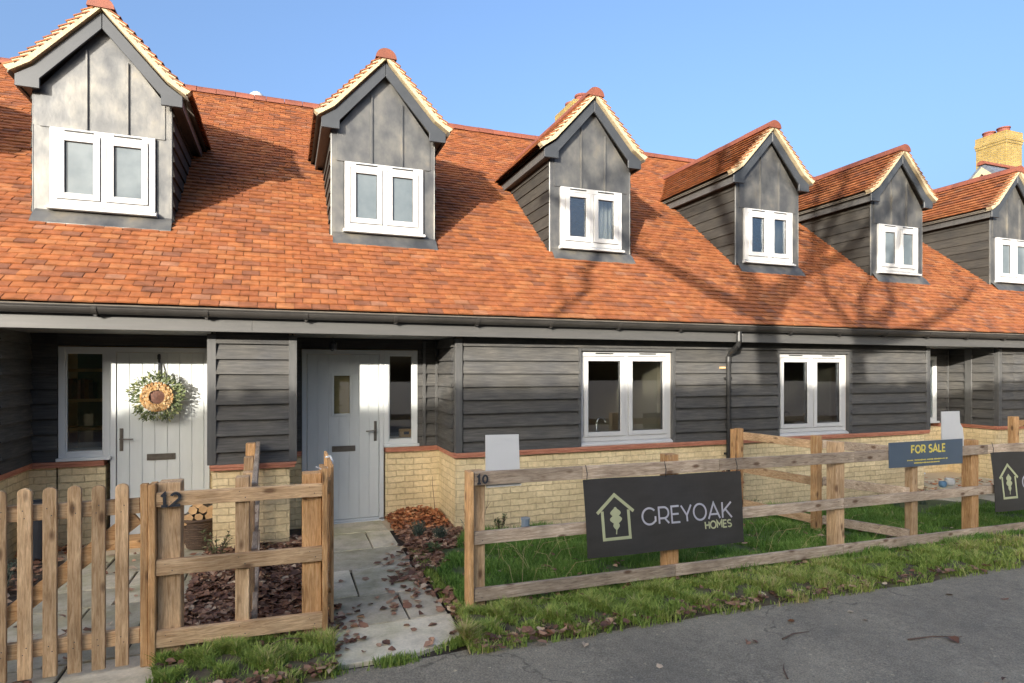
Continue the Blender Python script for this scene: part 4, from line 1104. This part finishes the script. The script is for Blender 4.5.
# blank white boards
b1 = thing('white_board', 'blank white board standing behind the top rail beside number 10', 'board', (1.63, 4.57, .96))
g = MB(); g.beam((1.632, 4.556, .965), (1.626, 4.575, 1.36), .0, .0) if False else None
g.add([(1.482,4.545,.958),(1.776,4.552,.964),(1.771,4.575,1.359),(1.49,4.57,1.364),(1.482,4.557,.958),(1.776,4.564,.964),(1.771,4.587,1.359),(1.49,4.582,1.364)],
      [(0,1,2,3),(7,6,5,4),(0,4,5,1),(1,5,6,2),(2,6,7,3),(3,7,4,0)]); g.build('panel', MT['white_board'], b1)
g = MB(); g.box(1.484, 1.776, 4.528, 4.5445, .954, .968); g.build('ledge', MT['white_board'], b1)
b2 = thing('white_board', 'plain white board behind the for sale board\'s right end', 'board', (7.3, 4.75, .9))
g = MB(); q = [(7.09,.93),(7.49,.93),(7.44,1.20),(7.395,1.26),(7.385,1.40),(7.085,1.40)]
g.prism(q, 'y', 4.80, 4.812); g.build('panel', MT['white_board'], b2)

# house numbers on the rails: built as strokes
def number(txt, x, z, y, h, label):
    t = thing('house_number', label, 'house number', (x, y, z))
    T = lambda a, b, d: (x+a, y+d, z+b)
    D = {'1': [[(.12,.78),(.34,1),(.34,0)], [(.12,.03),(.56,.03)]], '2': [arc(.33,.70,.30,.29,160,-35,14)+[(.05,.04),(.66,.04)]], '0': [arc(.33,.5,.28,.46,0,345,24)]}
    u = 0
    for ch in txt:
        g = MB()
        for k, s_ in enumerate(D[ch]): ribbon(g, [(u+p[0]*h, p[1]*h) for p in s_], h*.20, lambda a, b, d, k=k: T(a, b, d-.0006*k), th=.010, closed=(ch == '0'))
        g.build('digit', MT['number'], t); u += h*.78
number('12', -.752, 1.005, 4.4225, .082, 'dark metal number 12 on the short fence panel\'s top rail')
number('10', 1.384, 1.0, 4.486, .064, 'dark metal number 10 on the long fence\'s end post')

# ------------------------------------------------------------------ wreath, lantern, basket, pots
wx, wy, wz = -1.315, 7.645, 1.585
wr = thing('wreath', 'green leafy wreath with a ring of sawn wood slices on a pale door', 'wreath', (wx, wy, wz))
g = MB()
def leafquad(mb, c, d, up, L, W, curl=.15, r=None, m=0):
    c = Vector(c); d = Vector(d).normalized(); s_ = d.cross(Vector(up)); s_ = s_.normalized() if s_.length > 1e-4 else Vector((1,0,0)); nn = s_.cross(d)
    vs = [c, c+d*L*.5+s_*W/2+nn*L*curl*.6, c+d*L+nn*L*curl*-.3, c+d*L*.5-s_*W/2+nn*L*curl*.6, c+d*L*.55]
    mb.add(vs, [(0,1,4), (1,2,4), (4,2,3), (0,4,3)], m, r)
for i in range(620):
    a = R(0, 2*math.pi); rr = R(.14, .25) + .02*math.sin(a*5); jj = R(-.7,.7)
    d = (math.cos(a+jj), R(-.5,.1), math.sin(a+jj)); 
    leafquad(g, (wx+rr*math.cos(a), wy-.02-R(0,.05), wz+rr*math.sin(a)), d, (R(-1,1), -1, R(-1,1)), R(.03,.055), R(.012,.026))
for i in range(40):
    a = R(0, 2*math.pi); r0 = .2; r1 = R(.26,.31); b = a+R(-.25,.25)
    g.tube([(wx+r0*math.cos(a), wy-.03, wz+r0*math.sin(a)), (wx+r1*math.cos(b), wy-.04, wz+r1*math.sin(b))], .003, 4, 0, .2)
g.build('foliage', MT['foliage'], wr)
g = MB()
for i in range(210):
    q_ = i % 7; a = 2*math.pi*(i//7)/30 + .1*(q_ % 2) + R(-.03,.03); rr = (.086,.1,.113,.126,.138,.150,.156)[q_]; r0 = R(.008,.0125); cx, cz = wx+rr*math.cos(a), wz+rr*math.sin(a); y0 = wy-.07-R(0,.018)
    n = 9; ta, tb = R(-.25,.25), R(-.25,.25)
    vs = [(cx, y0, cz)] + [(cx+r0*math.cos(k*2*math.pi/n), y0+ta*r0*math.cos(k*2*math.pi/n)+tb*r0*math.sin(k*2*math.pi/n), cz+r0*math.sin(k*2*math.pi/n)) for k in range(n)]
    vs += [(p[0], wy-.05, p[2]) for p in vs[1:]]
    g.add(vs, [(0, 1+(k+1) % n, 1+k) for k in range(n)] + [(1+k, 1+(k+1) % n, 1+n+(k+1) % n, 1+n+k) for k in range(n)], 0)
g.build('wood_slice_ring', MT['wood_slice'], wr)
g = MB(); n = 20
g.add([(wx, wy-.075, wz)] + [(wx+.075*math.cos(k*2*math.pi/n), wy-.06, wz+.075*math.sin(k*2*math.pi/n)) for k in range(n)] + [(wx+.08*math.cos(k*2*math.pi/n), wy-.03, wz+.08*math.sin(k*2*math.pi/n)) for k in range(n)],
      [(0, 1+(k+1) % n, 1+k) for k in range(n)] + [(1+k, 1+(k+1) % n, 1+n+(k+1) % n, 1+n+k) for k in range(n)]); g.build('heart', MT['wreath_heart'], wr)
g = MB(); g.box(wx-.012, wx+.012, wy+.066, wy+.072, wz+.2, 2.06); g.box(wx-.016, wx+.016, wy+.05, wy+.072, 2.0, 2.05)
g.tube([(wx-.004,wy+.05,2.02),(wx+.005,wy+.04,1.93),(wx,wy-.01,wz+.2)], .007, 6); g.build('hanger', MT['number'], wr)

pl_ = thing('porch_light', 'small dark lantern hanging under the eaves by the plain grey door', 'lantern', (.52, 7.3, 2.1))
g = MB(); g.lathe((.52,7.3,2.10), [(.015,0),(.04,.02),(.045,.08),(.02,.11),(.01,.125)], 10); g.build('lamp_body', MT['number'], pl_)
g = MB(); g.tube([(.52,7.3,2.22),(.52,7.3,2.2615)], .006, 6); g.build('stem', MT['number'], pl_)

bk = thing('log_basket', 'dark wicker basket standing in the porch beside the wreathed door', 'basket', (-.86, 7.2, 0))
g = MB(); cx, cy = -.85, 7.22; n = 24
for k in range(12):
    z0, z1 = .0+k*.026, .0+(k+1)*.026; r0 = .125+.0072*k
    g.lathe((cx,cy,0), [(r0,z0),(r0+.008+R(0,.002),z0+.013),(r0+.003,z1)], n)
g.build('basket_body', MT['wicker'], bk)
g = MB(); g.tube([(cx+.215*math.cos(a), cy+.215*math.sin(a), .315) for a in [2*math.pi*i/24 for i in range(25)]], .014, 8); g.build('rim', MT['wicker'], bk)
logs = [(-.94,.34),(-.84,.35),(-.75,.345),(-.90,.42),(-.80,.425),(-.99,.31),(-.72,.41),(-.85,.485)]
for i, (lx, lz) in enumerate(logs):
    r0 = R(.042,.056); o = MB(); n = 6; a0 = R(0,6); y0, y1 = 7.06+R(-.03,.03), 7.36
    ring = [(r0*R(.8,1.15)*math.cos(a0+k*2*math.pi/n), r0*R(.8,1.1)*math.sin(a0+k*2*math.pi/n)) for k in range(n)]
    tl = R(-.04,.04)
    vs = [(lx+p[0], y0, lz+p[1]) for p in ring] + [(lx+p[0]+tl, y1, lz+p[1]-.03) for p in ring]
    o.add(vs, [tuple(range(n))], 0, R(0,1)); o.f[-1] = list(range(n))
    o.add(vs, [(k, n+k, n+(k+1) % n, (k+1) % n) for k in range(n)], 1)
    ob = o.build('log', [MT['endgrain'], MT['bark']], None, (lx, 7.2, lz-.04)); tag(ob, 'split firewood log heaped in the wicker basket', 'log', 'firewood logs in the basket')
pt = MB(); cx, cy = -2.31, 7.25
pt.lathe((cx,cy,0), [(.07,0),(.085,.02),(.095,.55),(.10,.56),(.10,.585),(.085,.585),(.08,.55)], 18)
tag(pt.build('planter', MT['planter'], None, (cx,cy,0), smooth=False), 'tall slim dark planter against the brick plinth behind the picket gate', 'planter')
for nm_, mt, (px, py), r, lab in (('pot', 'blue_glaze', (9.98, 6.75), .06, 'small blue glazed pot in the last porch beyond the for sale board'), ('pot', 'pale_glaze', (10.22, 6.80), .075, 'pale round stone pot beside the small blue pot')):
    g = MB(); g.lathe((px,py,-.019), [(r*.6,0),(r*.95,r*.5),(r,r*1.0),(r*.85,r*1.5),(r*.9,r*1.6),(r*.75,r*1.6),(r*.7,r*1.2)], 18); tag(g.build(nm_, MT[mt], None, (px,py,-.019), smooth=True), lab, 'pot')
g = MB(); g.lathe((2.62,6.55,0), [(.05,0),(.05,.13),(.055,.14),(.055,.16),(.045,.16)], 14); tag(g.build('pipe_stub', simple('pale_blue_plastic', [(.3,(.20,.25,.31)),(.7,(.24,.29,.35))], 3, .4, bmp=0), None, (2.62,6.55,0)), 'short pale blue pipe stub by the brick plinth behind the long fence', 'pipe')

# ------------------------------------------------------------------ grass, leaves, plants
def blades(name, mat, pts, hmin, hmax, lean=.5, wid=.004):
    pts = np.array(pts); n = len(pts)
    a = rng.uniform(0, 2*np.pi, n); h = rng.uniform(hmin, hmax, n)*pts[:,3]; ln = rng.uniform(.1, lean, n)*h; w = rng.uniform(.6, 1.3, n)*wid
    dx, dy = np.cos(a), np.sin(a); sx, sy = -dy*w, dx*w
    P = pts[:, :3]
    v = np.empty((n, 5, 3))
    v[:,0] = P + np.c_[sx, sy, np.zeros(n)-.005]; v[:,1] = P - np.c_[sx, sy, np.zeros(n)+.005]
    mid = P + np.c_[dx*ln*.35, dy*ln*.35, h*.6]
    v[:,2] = mid + np.c_[sx, sy, np.zeros(n)]*.7; v[:,3] = mid - np.c_[sx, sy, np.zeros(n)]*.7
    v[:,4] = P + np.c_[dx*ln, dy*ln, h]
    me = bpy.data.meshes.new(name)
    idx = np.arange(n)*5
    loops = np.empty((n, 7), int); loops[:,0] = idx; loops[:,1] = idx+1; loops[:,2] = idx+3; loops[:,3] = idx+2; loops[:,4] = idx+2; loops[:,5] = idx+3; loops[:,6] = idx+4
    me.vertices.add(n*5); me.vertices.foreach_set('co', v.reshape(-1))
    me.loops.add(n*7); me.loops.foreach_set('vertex_index', loops.reshape(-1))
    me.polygons.add(n*2); st = np.empty(n*2, int); st[0::2] = np.arange(n)*7; st[1::2] = np.arange(n)*7+4
    me.polygons.foreach_set('loop_start', st)
    me.update(calc_edges=True); me.materials.append(mat)
    r = np.clip(pts[:,4] + rng.normal(0, .16, n), 0, 1); at = me.attributes.new('rnd', 'FLOAT', 'FACE'); at.data.foreach_set('value', np.repeat(r, 2))
    o = bpy.data.objects.new(name, me); COL.objects.link(o); o['kind'] = 'stuff'; return o
def clump(x, y):
    return math.sin(x*4.1+1.3*math.sin(y*3.3)) * math.sin(y*5.2+1.1*math.sin(x*2.7)) + .5*math.sin(x*11+y*7)
# lawn
pts = []
while len(pts) < 80000:
    x = 1.25 + 8.4*R(0,1)**1.35; y = R(4.55, 6.62)
    if x < 1.30+max(0, (y-5.4))*.5 or (y < 5.3 and x < 1.24+.14*R(0,1)): continue
    if x > 8.1 and y > 5.85: continue
    c = clump(x, y)
    if R(0,1) > .52 + .46*c: continue
    pts.append((x, y, zg(x)+.02+.008*(math.sin(x*3.1+y*2)+math.sin(x*7.7-y*5)), .65+.45*c*.5+R(0,.35), .36+.2*c+.1*clump(x*3,y*3)))
tag(blades('lawn_grass', MT['grass'], pts, .04, .10, 1.1, .0045), 'deep green uncut grass of the lawn behind the long fence', 'grass', kind='stuff')
# verge: patchy, clumped, thin towards the road
pts = []
while len(pts) < 62000:
    if R(0,1) < .17: x = R(-.76, .30)
    else: x = 1.15 + 9.6*R(0,1)**1.5
    y = R(3.84, 4.62)
    if x < .3 and y > 4.5: continue
    if 1.15 < x < 1.22 and y > 4.2: continue
    c = clump(x*2.3, y*2.6) + .5*clump(x*6.1+3, y*5.3)
    edge = min(1, max(0, (y-3.86)/.25))
    if R(0,1) > (.42 + .55*c)*(.25+.75*edge): continue
    t_ = min(1, max(0, (y-3.86)/.68)); e_ = min(1, 4*t_, 4*(1-t_))
    pts.append((x, y, zg(x)+e_*(.04+.012*(math.sin(x*3.1+y*2)+math.sin(x*7.7-y*5))), .75+.45*c, .48+.16*c+.10*math.sin(x*1.9)))
tag(blades('verge_grass', MT['verge_grass'], pts, .03, .075, 1.5, .0042), 'patchy yellow green verge grass between the fence and the road', 'grass', kind='stuff')
# grass creeping along the slab edge
pts = []
for i in range(2600):
    t = R(0,1); x = .22+t*1.05; y = 3.92 + .16*max(0, x-.8)/.4*.9 + R(-.06,.06)
    if R(0,1) > .05+.9*math.sin(x*7)**4: continue
    pts.append((x, y, 0, R(.5,1), .4))
for i in range(2500):
    x = 1.2+R(0,.12); y = R(4.1, 6.2); pts.append((x, y, 0, R(.5,1), .4))
tag(blades('path_edge_grass', MT['verge_grass'], pts, .02, .06, 1.0, .004), 'short grass creeping over the front edge of the slab path', 'grass', kind='stuff')

def litter(name, mat, pts, lmin, lmax, label):
    g = MB()
    for (x, y, z) in pts:
        a = R(0, 2*math.pi); tilt = R(-.45,.45); L = R(lmin, lmax)
        d = Vector((math.cos(a), math.sin(a), tilt*.5)).normalized(); up = Vector((R(-.4,.4), R(-.4,.4), 1))
        s_ = d.cross(up).normalized(); nn = s_.cross(d); W = L*R(.55,.85); c = Vector((x,y,z)); cu = R(-.2,.4); L *= R(.6,1.2)
        vs = [c-d*L/2, c-d*L*.15+s_*W/2+nn*W*cu, c+d*L*.25+s_*W*.42+nn*W*cu, c+d*L/2+nn*L*R(-.1,.2), c+d*L*.25-s_*W*.42+nn*W*cu, c-d*L*.15-s_*W/2+nn*W*cu, c, c+d*L*.2]
        g.add(vs, [(0,1,6), (1,2,7,6), (2,3,7), (3,4,7), (4,5,6,7), (5,0,6)], 0, min(1, max(0, random.gauss(.46,.30))))
    o = g.build(name, mat); return tag(o, label, 'leaves', kind='stuff')
pts = []
for i in range(4200): # bed between the two paths
    x = R(-.76,.28); y = R(4.56, 7.1)
    pts.append((x, y, R(.0,.05)))
for i in range(2300):
    x = R(1.2,1.95); y = R(5.6,7.55)
    if x > 1.5 and y < 6.2: continue
    pts.append((x + (.0 if y > 5.9 else -.05), y, R(0,.035)))
for i in range(120):   # spilling over the slabs
    x = 1.2 - abs(random.gauss(0,.16)); y = random.gauss(5.55,.35)
    pts.append((x, y, .012))
for i in range(75): pts.append((R(.15,1.15), R(4.05,5.6), .010))
for i in range(110): pts.append((.2+abs(random.gauss(0,.12)), R(4.1,5.0), .012))
for i in range(220): pts.append((R(1.2,1.55), R(4.2,5.0), R(.01,.04)))
for i in range(60): pts.append((R(-2.0,-.8), R(4.1,7.2), .006))
for i in range(420): pts.append((R(-2.6,-2.05), R(4.6,7.6), R(.0,.04)))
litter('leaf_litter', MT['leaf_dark'], pts, .045, .095, 'dark red brown dead leaves covering the beds and strewn over the slabs')
pts = []
for i in range(1400):
    x = 1.2+9.5*R(0,1)**1.4
    if R(0,1) > .35+.65*math.sin(x*2.3+.6*math.sin(x*5))**2: continue
    y = random.choice([random.gauss(3.95,.05), random.gauss(3.93,.04), R(3.9,4.6), random.gauss(4.56,.06)]); pts.append((x, y, zg(x)+R(.02,.06)))
for i in range(230): pts.append((R(-.75,.3), random.choice([R(3.85,4.5), random.gauss(3.9,.04)]), R(.02,.06)))
for i in range(60):
    x = R(-1,9); pts.append((x, R(2.0,3.85), zg(x)+.004))
for i in range(260): x = R(1.4,8); pts.append((x, R(4.7,6.5), zg(x)+R(.03,.07)))
litter('verge_leaves', MT['leaf_dark'], pts, .035, .085, 'scattered brown dead leaves along the grass verge and road edge')
pts = []
for i in range(1500):
    x = R(1.19,1.85); y = R(6.95,7.72); hgt = .15*max(0, 1-((x-1.55)/.45)**2)*max(.2, 1-((y-7.5)/.5)**2)
    pts.append((x, y, R(0,1)*hgt+.01))
for i in range(200): pts.append((R(8.6,9.8), R(6.5,6.85), zg(9)+R(.0,.10)))
for i in range(90): pts.append((R(10.0,11.3), R(6.6,7.4), -.012))
for i in range(120): pts.append((R(-2.6,-2.0), R(7.2,7.7), R(.01,.05)))
litter('leaf_pile', MT['leaf_orange'], pts, .04, .075, 'heap of dry orange leaves in the porch corner against the buff plinth')

GR = 'grey green tufts along the plinths'
def tuft(x, y, h, n, label, mat='lavender', group=GR):
    t = thing('lavender_plant', label, 'plant', (x, y, zg(x)), group); g = MB()
    for i in range(n):
        a = R(0,2*math.pi); l = h*R(.6,1); s_ = R(.15,.55)
        p = Vector((x+R(-.04,.04), y+R(-.04,.04), zg(x))); q = p+Vector((math.cos(a)*l*s_*.5, math.sin(a)*l*s_*.5, l*.6)); e = p+Vector((math.cos(a)*l*s_, math.sin(a)*l*s_, l))
        g.tube([p,q,e], [.003,.0025,.001], 4, 0, R(0,1))
        for k in range(7):
            c = p.lerp(e, R(.2,1)); leafquad(g, c, (R(-1,1),R(-1,1),R(.2,1)), (R(-1,1),R(-1,1),.5), R(.025,.045), .007)
    g.build('foliage', MT[mat], t)
tuft(1.40, 6.75, .19, 45, 'grey green lavender tuft in the leaf bed beside the path'); tuft(1.60, 6.55, .17, 45, 'grey green lavender tuft right of its twin in the leaf bed')
tuft(2.0, 6.62, .24, 40, 'grey green tuft at the corner of the boarded front, left of post 10')
tuft(-2.25, 6.3, .28, 60, 'bushy grey green plant behind the picket gate', group=None); tuft(-2.2, 5.6, .25, 50, 'grey green plant at the far left behind the gate pales', group=None)
tuft(8.2, 6.2, .26, 50, 'grey green tuft in the bed below the for sale board', group=None); tuft(8.75, 6.2, .24, 45, 'grey green tuft beside the small blue pot', group=None)
tuft(5.95, 6.6, .2, 30, 'green tuft by the plinth below the second ground floor window', 'foliage', None); tuft(5.45, 6.6, .16, 30, 'green tuft by the plinth behind the large banner\'s right end', 'foliage', None)
def seedling(name, x, y, h, n, L, label, stems=5):
    t = thing(name, label, 'plant', (x,y,zg(x))); g = MB(); s = MB()
    for k in range(stems):
        a = R(0,2*math.pi); e = Vector((x+math.cos(a)*h*.35, y+math.sin(a)*h*.35, zg(x)+h*R(.6,1))); p = Vector((x,y,zg(x)))
        s.tube([p, p.lerp(e,.5)+Vector((0,0,h*.1)), e], [.006,.005,.002], 5)
        for i in range(n):
            c = p.lerp(e, R(.35,1)); leafquad(g, c, (R(-1,1),R(-1,1),R(-.1,.8)), (R(-.4,.4),R(-.4,.4),1), L*R(.7,1.2), L*.45)
    s.build('stem', MT['twig'], t); g.build('foliage', MT['foliage'], t)
seedling('young_plant', 1.42, 6.05, .10, 4, .10, 'bright green seedling with broad leaves in the leaf bed beside the path', 5)
seedling('leafy_weed', -.62, 6.5, .34, 16, .05, 'fresh green leafy weed behind the number 12 rail', 7)
seedling('leafy_weed', -.38, 5.9, .12, 5, .05, 'tiny green weed in the dead leaves under the middle rail', 4)
seedling('young_plant', 2.33, 6.6, .24, 12, .055, 'small green shrub by the plinth, left of the pale blue pipe stub', 5)
seedling('young_plant', 4.6, 6.65, .18, 10, .05, 'low green shrub by the plinth behind the black banner', 5)
def twigs(name, x, y, pts_list, label, mat='twig', rad=.004, heads=None):
    t = thing(name, label, 'plant', (x,y,zg(x))); g = MB()
    for pl2 in pts_list: g.tube([(x+p[0], y+p[1], zg(x)+p[2]) for p in pl2], [rad*(1-.6*i/(len(pl2)-1)) for i in range(len(pl2))], 5)
    g.build('stem', MT[mat], t)
    if heads:
        q = MB()
        for (hx, hz, rr) in heads:
            for i in range(60): leafquad(q, (x+hx+random.gauss(0,rr), y+random.gauss(0,rr), zg(x)+hz+random.gauss(0,rr*.8)), (R(-1,1),R(-1,1),R(-1,1)), (R(-1,1),R(-1,1),1), .025, .018)
        q.build('flower_head', MT['dead_flower'], t)
twigs('bare_shrub', 1.78, 7.5, [[(0,0,0),(-.02,0,.25),(-.045,0,.5),(-.04,0,.55)]], 'single bare stem rising from the orange leaves against the plinth', rad=.005)
twigs('bare_shrub', 1.98, 6.75, [[(0,0,0),(.03,0,.2),(.05,-.02,.36)], [(.01,0,.1),(-.04,0,.25),(-.05,0,.33)], [(.03,0,.2),(.10,0,.3)]], 'thin branching bare twigs at the boarded corner', rad=.004)
twigs('bare_shrub', 2.1, 6.6, [[(0,0,0),(.03,0,.2),(.07,-.02,.40),(.08,0,.5)], [(.03,0,.2),(-.04,0,.3)], [(.05,0,.3),(.11,0,.38)]], 'thin bare shrub twigs behind the end post 10', rad=.004)
twigs('dead_hydrangea', 5.28, 6.2, [[(0,0,0),(.02,0,.3),(.03,0,.58)], [(.01,0,.2),(.10,0,.42),(.13,0,.5)], [(.01,0,.25),(-.08,0,.45),(-.10,0,.62)], [(0,0,.1),(.05,0,.35),(.09,0,.68)]], 'rust brown dead hydrangea stems below the second ground floor window', rad=.006, heads=[(.03,.6,.035),(.13,.5,.03),(-.10,.63,.03),(.09,.68,.03),(.02,.42,.04)])
# long pale grass stalks leaning through the lawn
t = MB()
for i in range(60):
    x = random.choice([random.gauss(2.2,.3), random.gauss(5.0,.5), R(1.8,7)]); y = R(4.75,5.8); a = R(0,2*math.pi); l = R(.2,.42)
    z = zg(x); t.tube([(x,y,z),(x+math.cos(a)*l*.4,y+math.sin(a)*l*.4,z+l*.6),(x+math.cos(a)*l*.9,y+math.sin(a)*l*.9,z+l*.75)], [.0022,.002,.001], 4, 0, R(.9,1))
tag(t.build('dry_stalks', MT['verge_grass']), 'long pale dry grass stalks leaning in the lawn', 'grass', kind='stuff')
# twigs on the road
for (x, y, a, l, lab) in ((3.3,3.35,.1,.28,'short dark twig on the road nearest the large banner'), (4.15,3.05,-.25,.42,'longest dark twig on the road in front of the long fence'), (2.9,2.9,.9,.2,'small dark twig on the road near the bottom edge')):
    g = MB(); g.tube([(x,y,zg(x)+.004),(x+l*.5*math.cos(a),y+l*.5*math.sin(a)+.02,zg(x)+.008),(x+l*math.cos(a),y+l*math.sin(a),zg(x)+.004)], [.006,.005,.002], 5)
    tag(g.build('twig', MT['twig'], None, (x,y,zg(x))), lab, 'twig')
# bramble runner across the short verge
g = MB(); g.tube([(-.70,4.30,.03),(-.45,4.22,.06),(-.2,4.25,.05),(.0,4.32,.09),(.15,4.36,.05)], [.006,.005,.005,.004,.003], 5)
tag(g.build('bare_runner', MT['twig'], None, (-.3,4.25,0)), 'thin bare runner lying across the grass under the short fence panel', 'plant')

# ------------------------------------------------------------------ behind the camera: what throws the shade
SUN = Vector((.88, 1, -.29))
hd = thing('tall_hedge', 'tall clipped evergreen hedge along the far side of the road', 'hedge', (-4, -7, 0))
g = MB(); g.box(-19, 1.8, -7.7, -6.7, -.1, 5.56, 0, .3); g.build('hedge_core', MT['hedge'], hd)
n = 18000; g = MB()
for i in range(n):
    x = R(-19, 1.9); k = R(0,1)
    if k < .35: c = (x, R(-7.8,-6.6), 5.54+R(-.06,.05)+.01*math.sin(x*1.7))
    else: c = (x, -6.68+R(-.05,.12), R(0,5.5))
    leafquad(g, c, (R(-1,1),R(-1,1),R(-1,1)), (R(-1,1),R(-1,1),1), R(.10,.2), R(.06,.10))
g.build('hedge_foliage', MT['hedge'], hd)

tr = thing('bare_tree', 'bare winter tree standing at the far roadside in front of the tall hedge', 'tree', (-2.0, -3.8, 0))
TX, TY, TZ = 3.6, -3.8, -1.51
g = MB(); tw = MB()
def lim(pts, r0, r1, mb=None):
    """pts (x,z) in the plane y=-9; pushed along the sun so the tree has depth"""
    mb = mb or g; n = len(pts); P = []
    ph = R(0,6); amp = R(.4,1.2)*random.choice([-1,1])
    for i, (x, z) in enumerate(pts):
        k = amp*(i/max(1,n-1))*1.0
        P.append(Vector((x+TX, TY, z+TZ)) + SUN*k)
    mb.tube(P, [r0+(r1-r0)*i/(n-1) for i in range(n)], 7); return P
g.tube([(-2.0,TY,-.2),(-2.02,TY,.8),(-2.1,TY,1.7)], [.40,.29,.26], 10)
for P_, r_ in (([(-5.7,3.1),(-6.05,4.3),(-6.32,5.6),(-6.5,6.79),(-6.61,7.3)], [.24,.20,.18,.165,.15]), ([(-5.68,3.1),(-5.2,4.1),(-4.8,5.4),(-4.71,6.4),(-4.73,6.95)], [.2,.17,.15,.13,.11])):
    g.tube([(x+TX, TY, z+TZ) for x, z in P_], r_, 9)
br = [([(-6.6,7.2),(-6.92,7.35),(-7.51,7.70),(-8.42,8.29),(-8.84,8.55),(-9.55,8.89),(-10.6,9.3)], .11, .035),
      ([(-6.61,7.22),(-6.69,7.76),(-6.87,8.17),(-6.99,8.56),(-6.95,9.4),(-7.1,10.3)], .12, .03),
      ([(-6.56,7.2),(-6.26,7.70),(-5.70,8.34),(-4.78,8.92),(-4.32,9.18),(-3.6,9.8)], .13, .04),
      ([(-5.70,8.34),(-5.27,9.17),(-5.21,10.15),(-5.0,11)], .07, .02),
      ([(-4.73,6.85),(-5.05,7.15),(-5.28,7.77),(-5.27,8.38),(-5.17,9.01)], .065, .02),
      ([(-4.73,6.85),(-4.3,7.2),(-3.87,7.65),(-3.82,8.13),(-3.5,9.0)], .08, .025),
      ([(-4.73,6.9),(-4.68,7.37),(-4.5,7.87),(-4.18,8.31),(-3.9,9.3)], .07, .02),
      ([(-5.17,9.0),(-4.7,10.1),(-4.3,11.2),(-4.2,12)], .045, .02), ([(-3.5,9.0),(-3.0,10.2),(-2.1,11.3),(-1.2,12)], .05, .02), ([(-6.99,8.5),(-7.5,9.8),(-7.3,11.0),(-6.9,12)], .06, .02), ([(-4.32,9.18),(-3.2,10.0),(-2.4,10.6)], .05, .02), ([(-5.0,10.6),(-5.9,11.2),(-6.4,11.9)], .04, .02),
      ([(-9.55,8.87),(-9.51,8.46),(-9.61,7.93),(-9.45,7.6),(-9.7,7.02)], .05, .03),
      ([(-4.66,6.8),(-3.7,7.0),(-2.93,7.33),(-1.95,7.88),(-1.4,8.4)], .07, .02)]
for pts, r0, r1 in br:
    P = lim(pts, r0*1.6, r1*1.6)
    # twigs off each limb
    for i in range(1, len(P)):
        for q in range(4 if P[i].z > 7.2 else 2):
            b0 = P[i-1].lerp(P[i], R(0,1)); l = R(.5,1.5); d = Vector((R(-1,1), R(-1,1), R(.1,1.1))).normalized()
            e = b0+d*l; m_ = b0.lerp(e,.5)+Vector((R(-.1,.1),R(-.1,.1),R(-.05,.1)))
            tw.tube([b0,m_,e], [.024,.016,.006], 5)
            for s_ in range(3):
                c = b0.lerp(e, R(.3,.95)); d2 = (d+Vector((R(-1,1),R(-1,1),R(-.4,.8)))).normalized(); tw.tube([c, c+d2*R(.25,.7)], [.009,.004], 4)
g.build('trunk', MT['bark'], tr, smooth=True); tw.build('branches', MT['bark'], tr)

# ------------------------------------------------------------------ camera, sky, sun
cam = bpy.data.cameras.new('camera'); co = bpy.data.objects.new('camera', cam); COL.objects.link(co)
cam.sensor_width = 36; cam.lens = 606/1024*36; cam.shift_y = 28.5/1024; cam.clip_end = 500; cam.clip_start = .05
co.location = (0, 0, 1.88); co.rotation_euler = (math.radians(90), 0, -math.radians(20.53)); S.camera = co

EL = math.atan2(.29, math.hypot(.88, 1)); AZ = math.atan2(-.88, -1)    # direction towards the sun, from +y clockwise
w = bpy.data.worlds.new('World'); S.world = w; w.use_nodes = True
nt = w.node_tree; bg = nt.nodes['Background']
sk = nt.nodes.new('ShaderNodeTexSky'); sk.sky_type = 'NISHITA'; sk.sun_disc = False
sk.sun_elevation = EL; sk.sun_rotation = AZ; sk.air_density = .85; sk.dust_density = 10; sk.ozone_density = 3.2
nt.links.new(sk.outputs[0], bg.inputs[0]); bg.inputs[1].default_value = .15
sl = bpy.data.lights.new('sun', 'SUN'); sl.energy = 2.8; sl.angle = math.radians(.45); sl.color = (1, .93, .82)
so = bpy.data.objects.new('sun', sl); COL.objects.link(so); so.rotation_euler = SUN.to_track_quat('-Z', 'Y').to_euler(); so.location = (-10, -12, 12)

S.view_settings.view_transform = 'Standard'; S.view_settings.look = 'None'; S.view_settings.gamma = 1; S.view_settings.use_curve_mapping = False
S.view_settings.exposure = 1.92
S.cycles.use_denoising = True
S.cycles.max_bounces = 8; S.cycles.transparent_max_bounces = 16
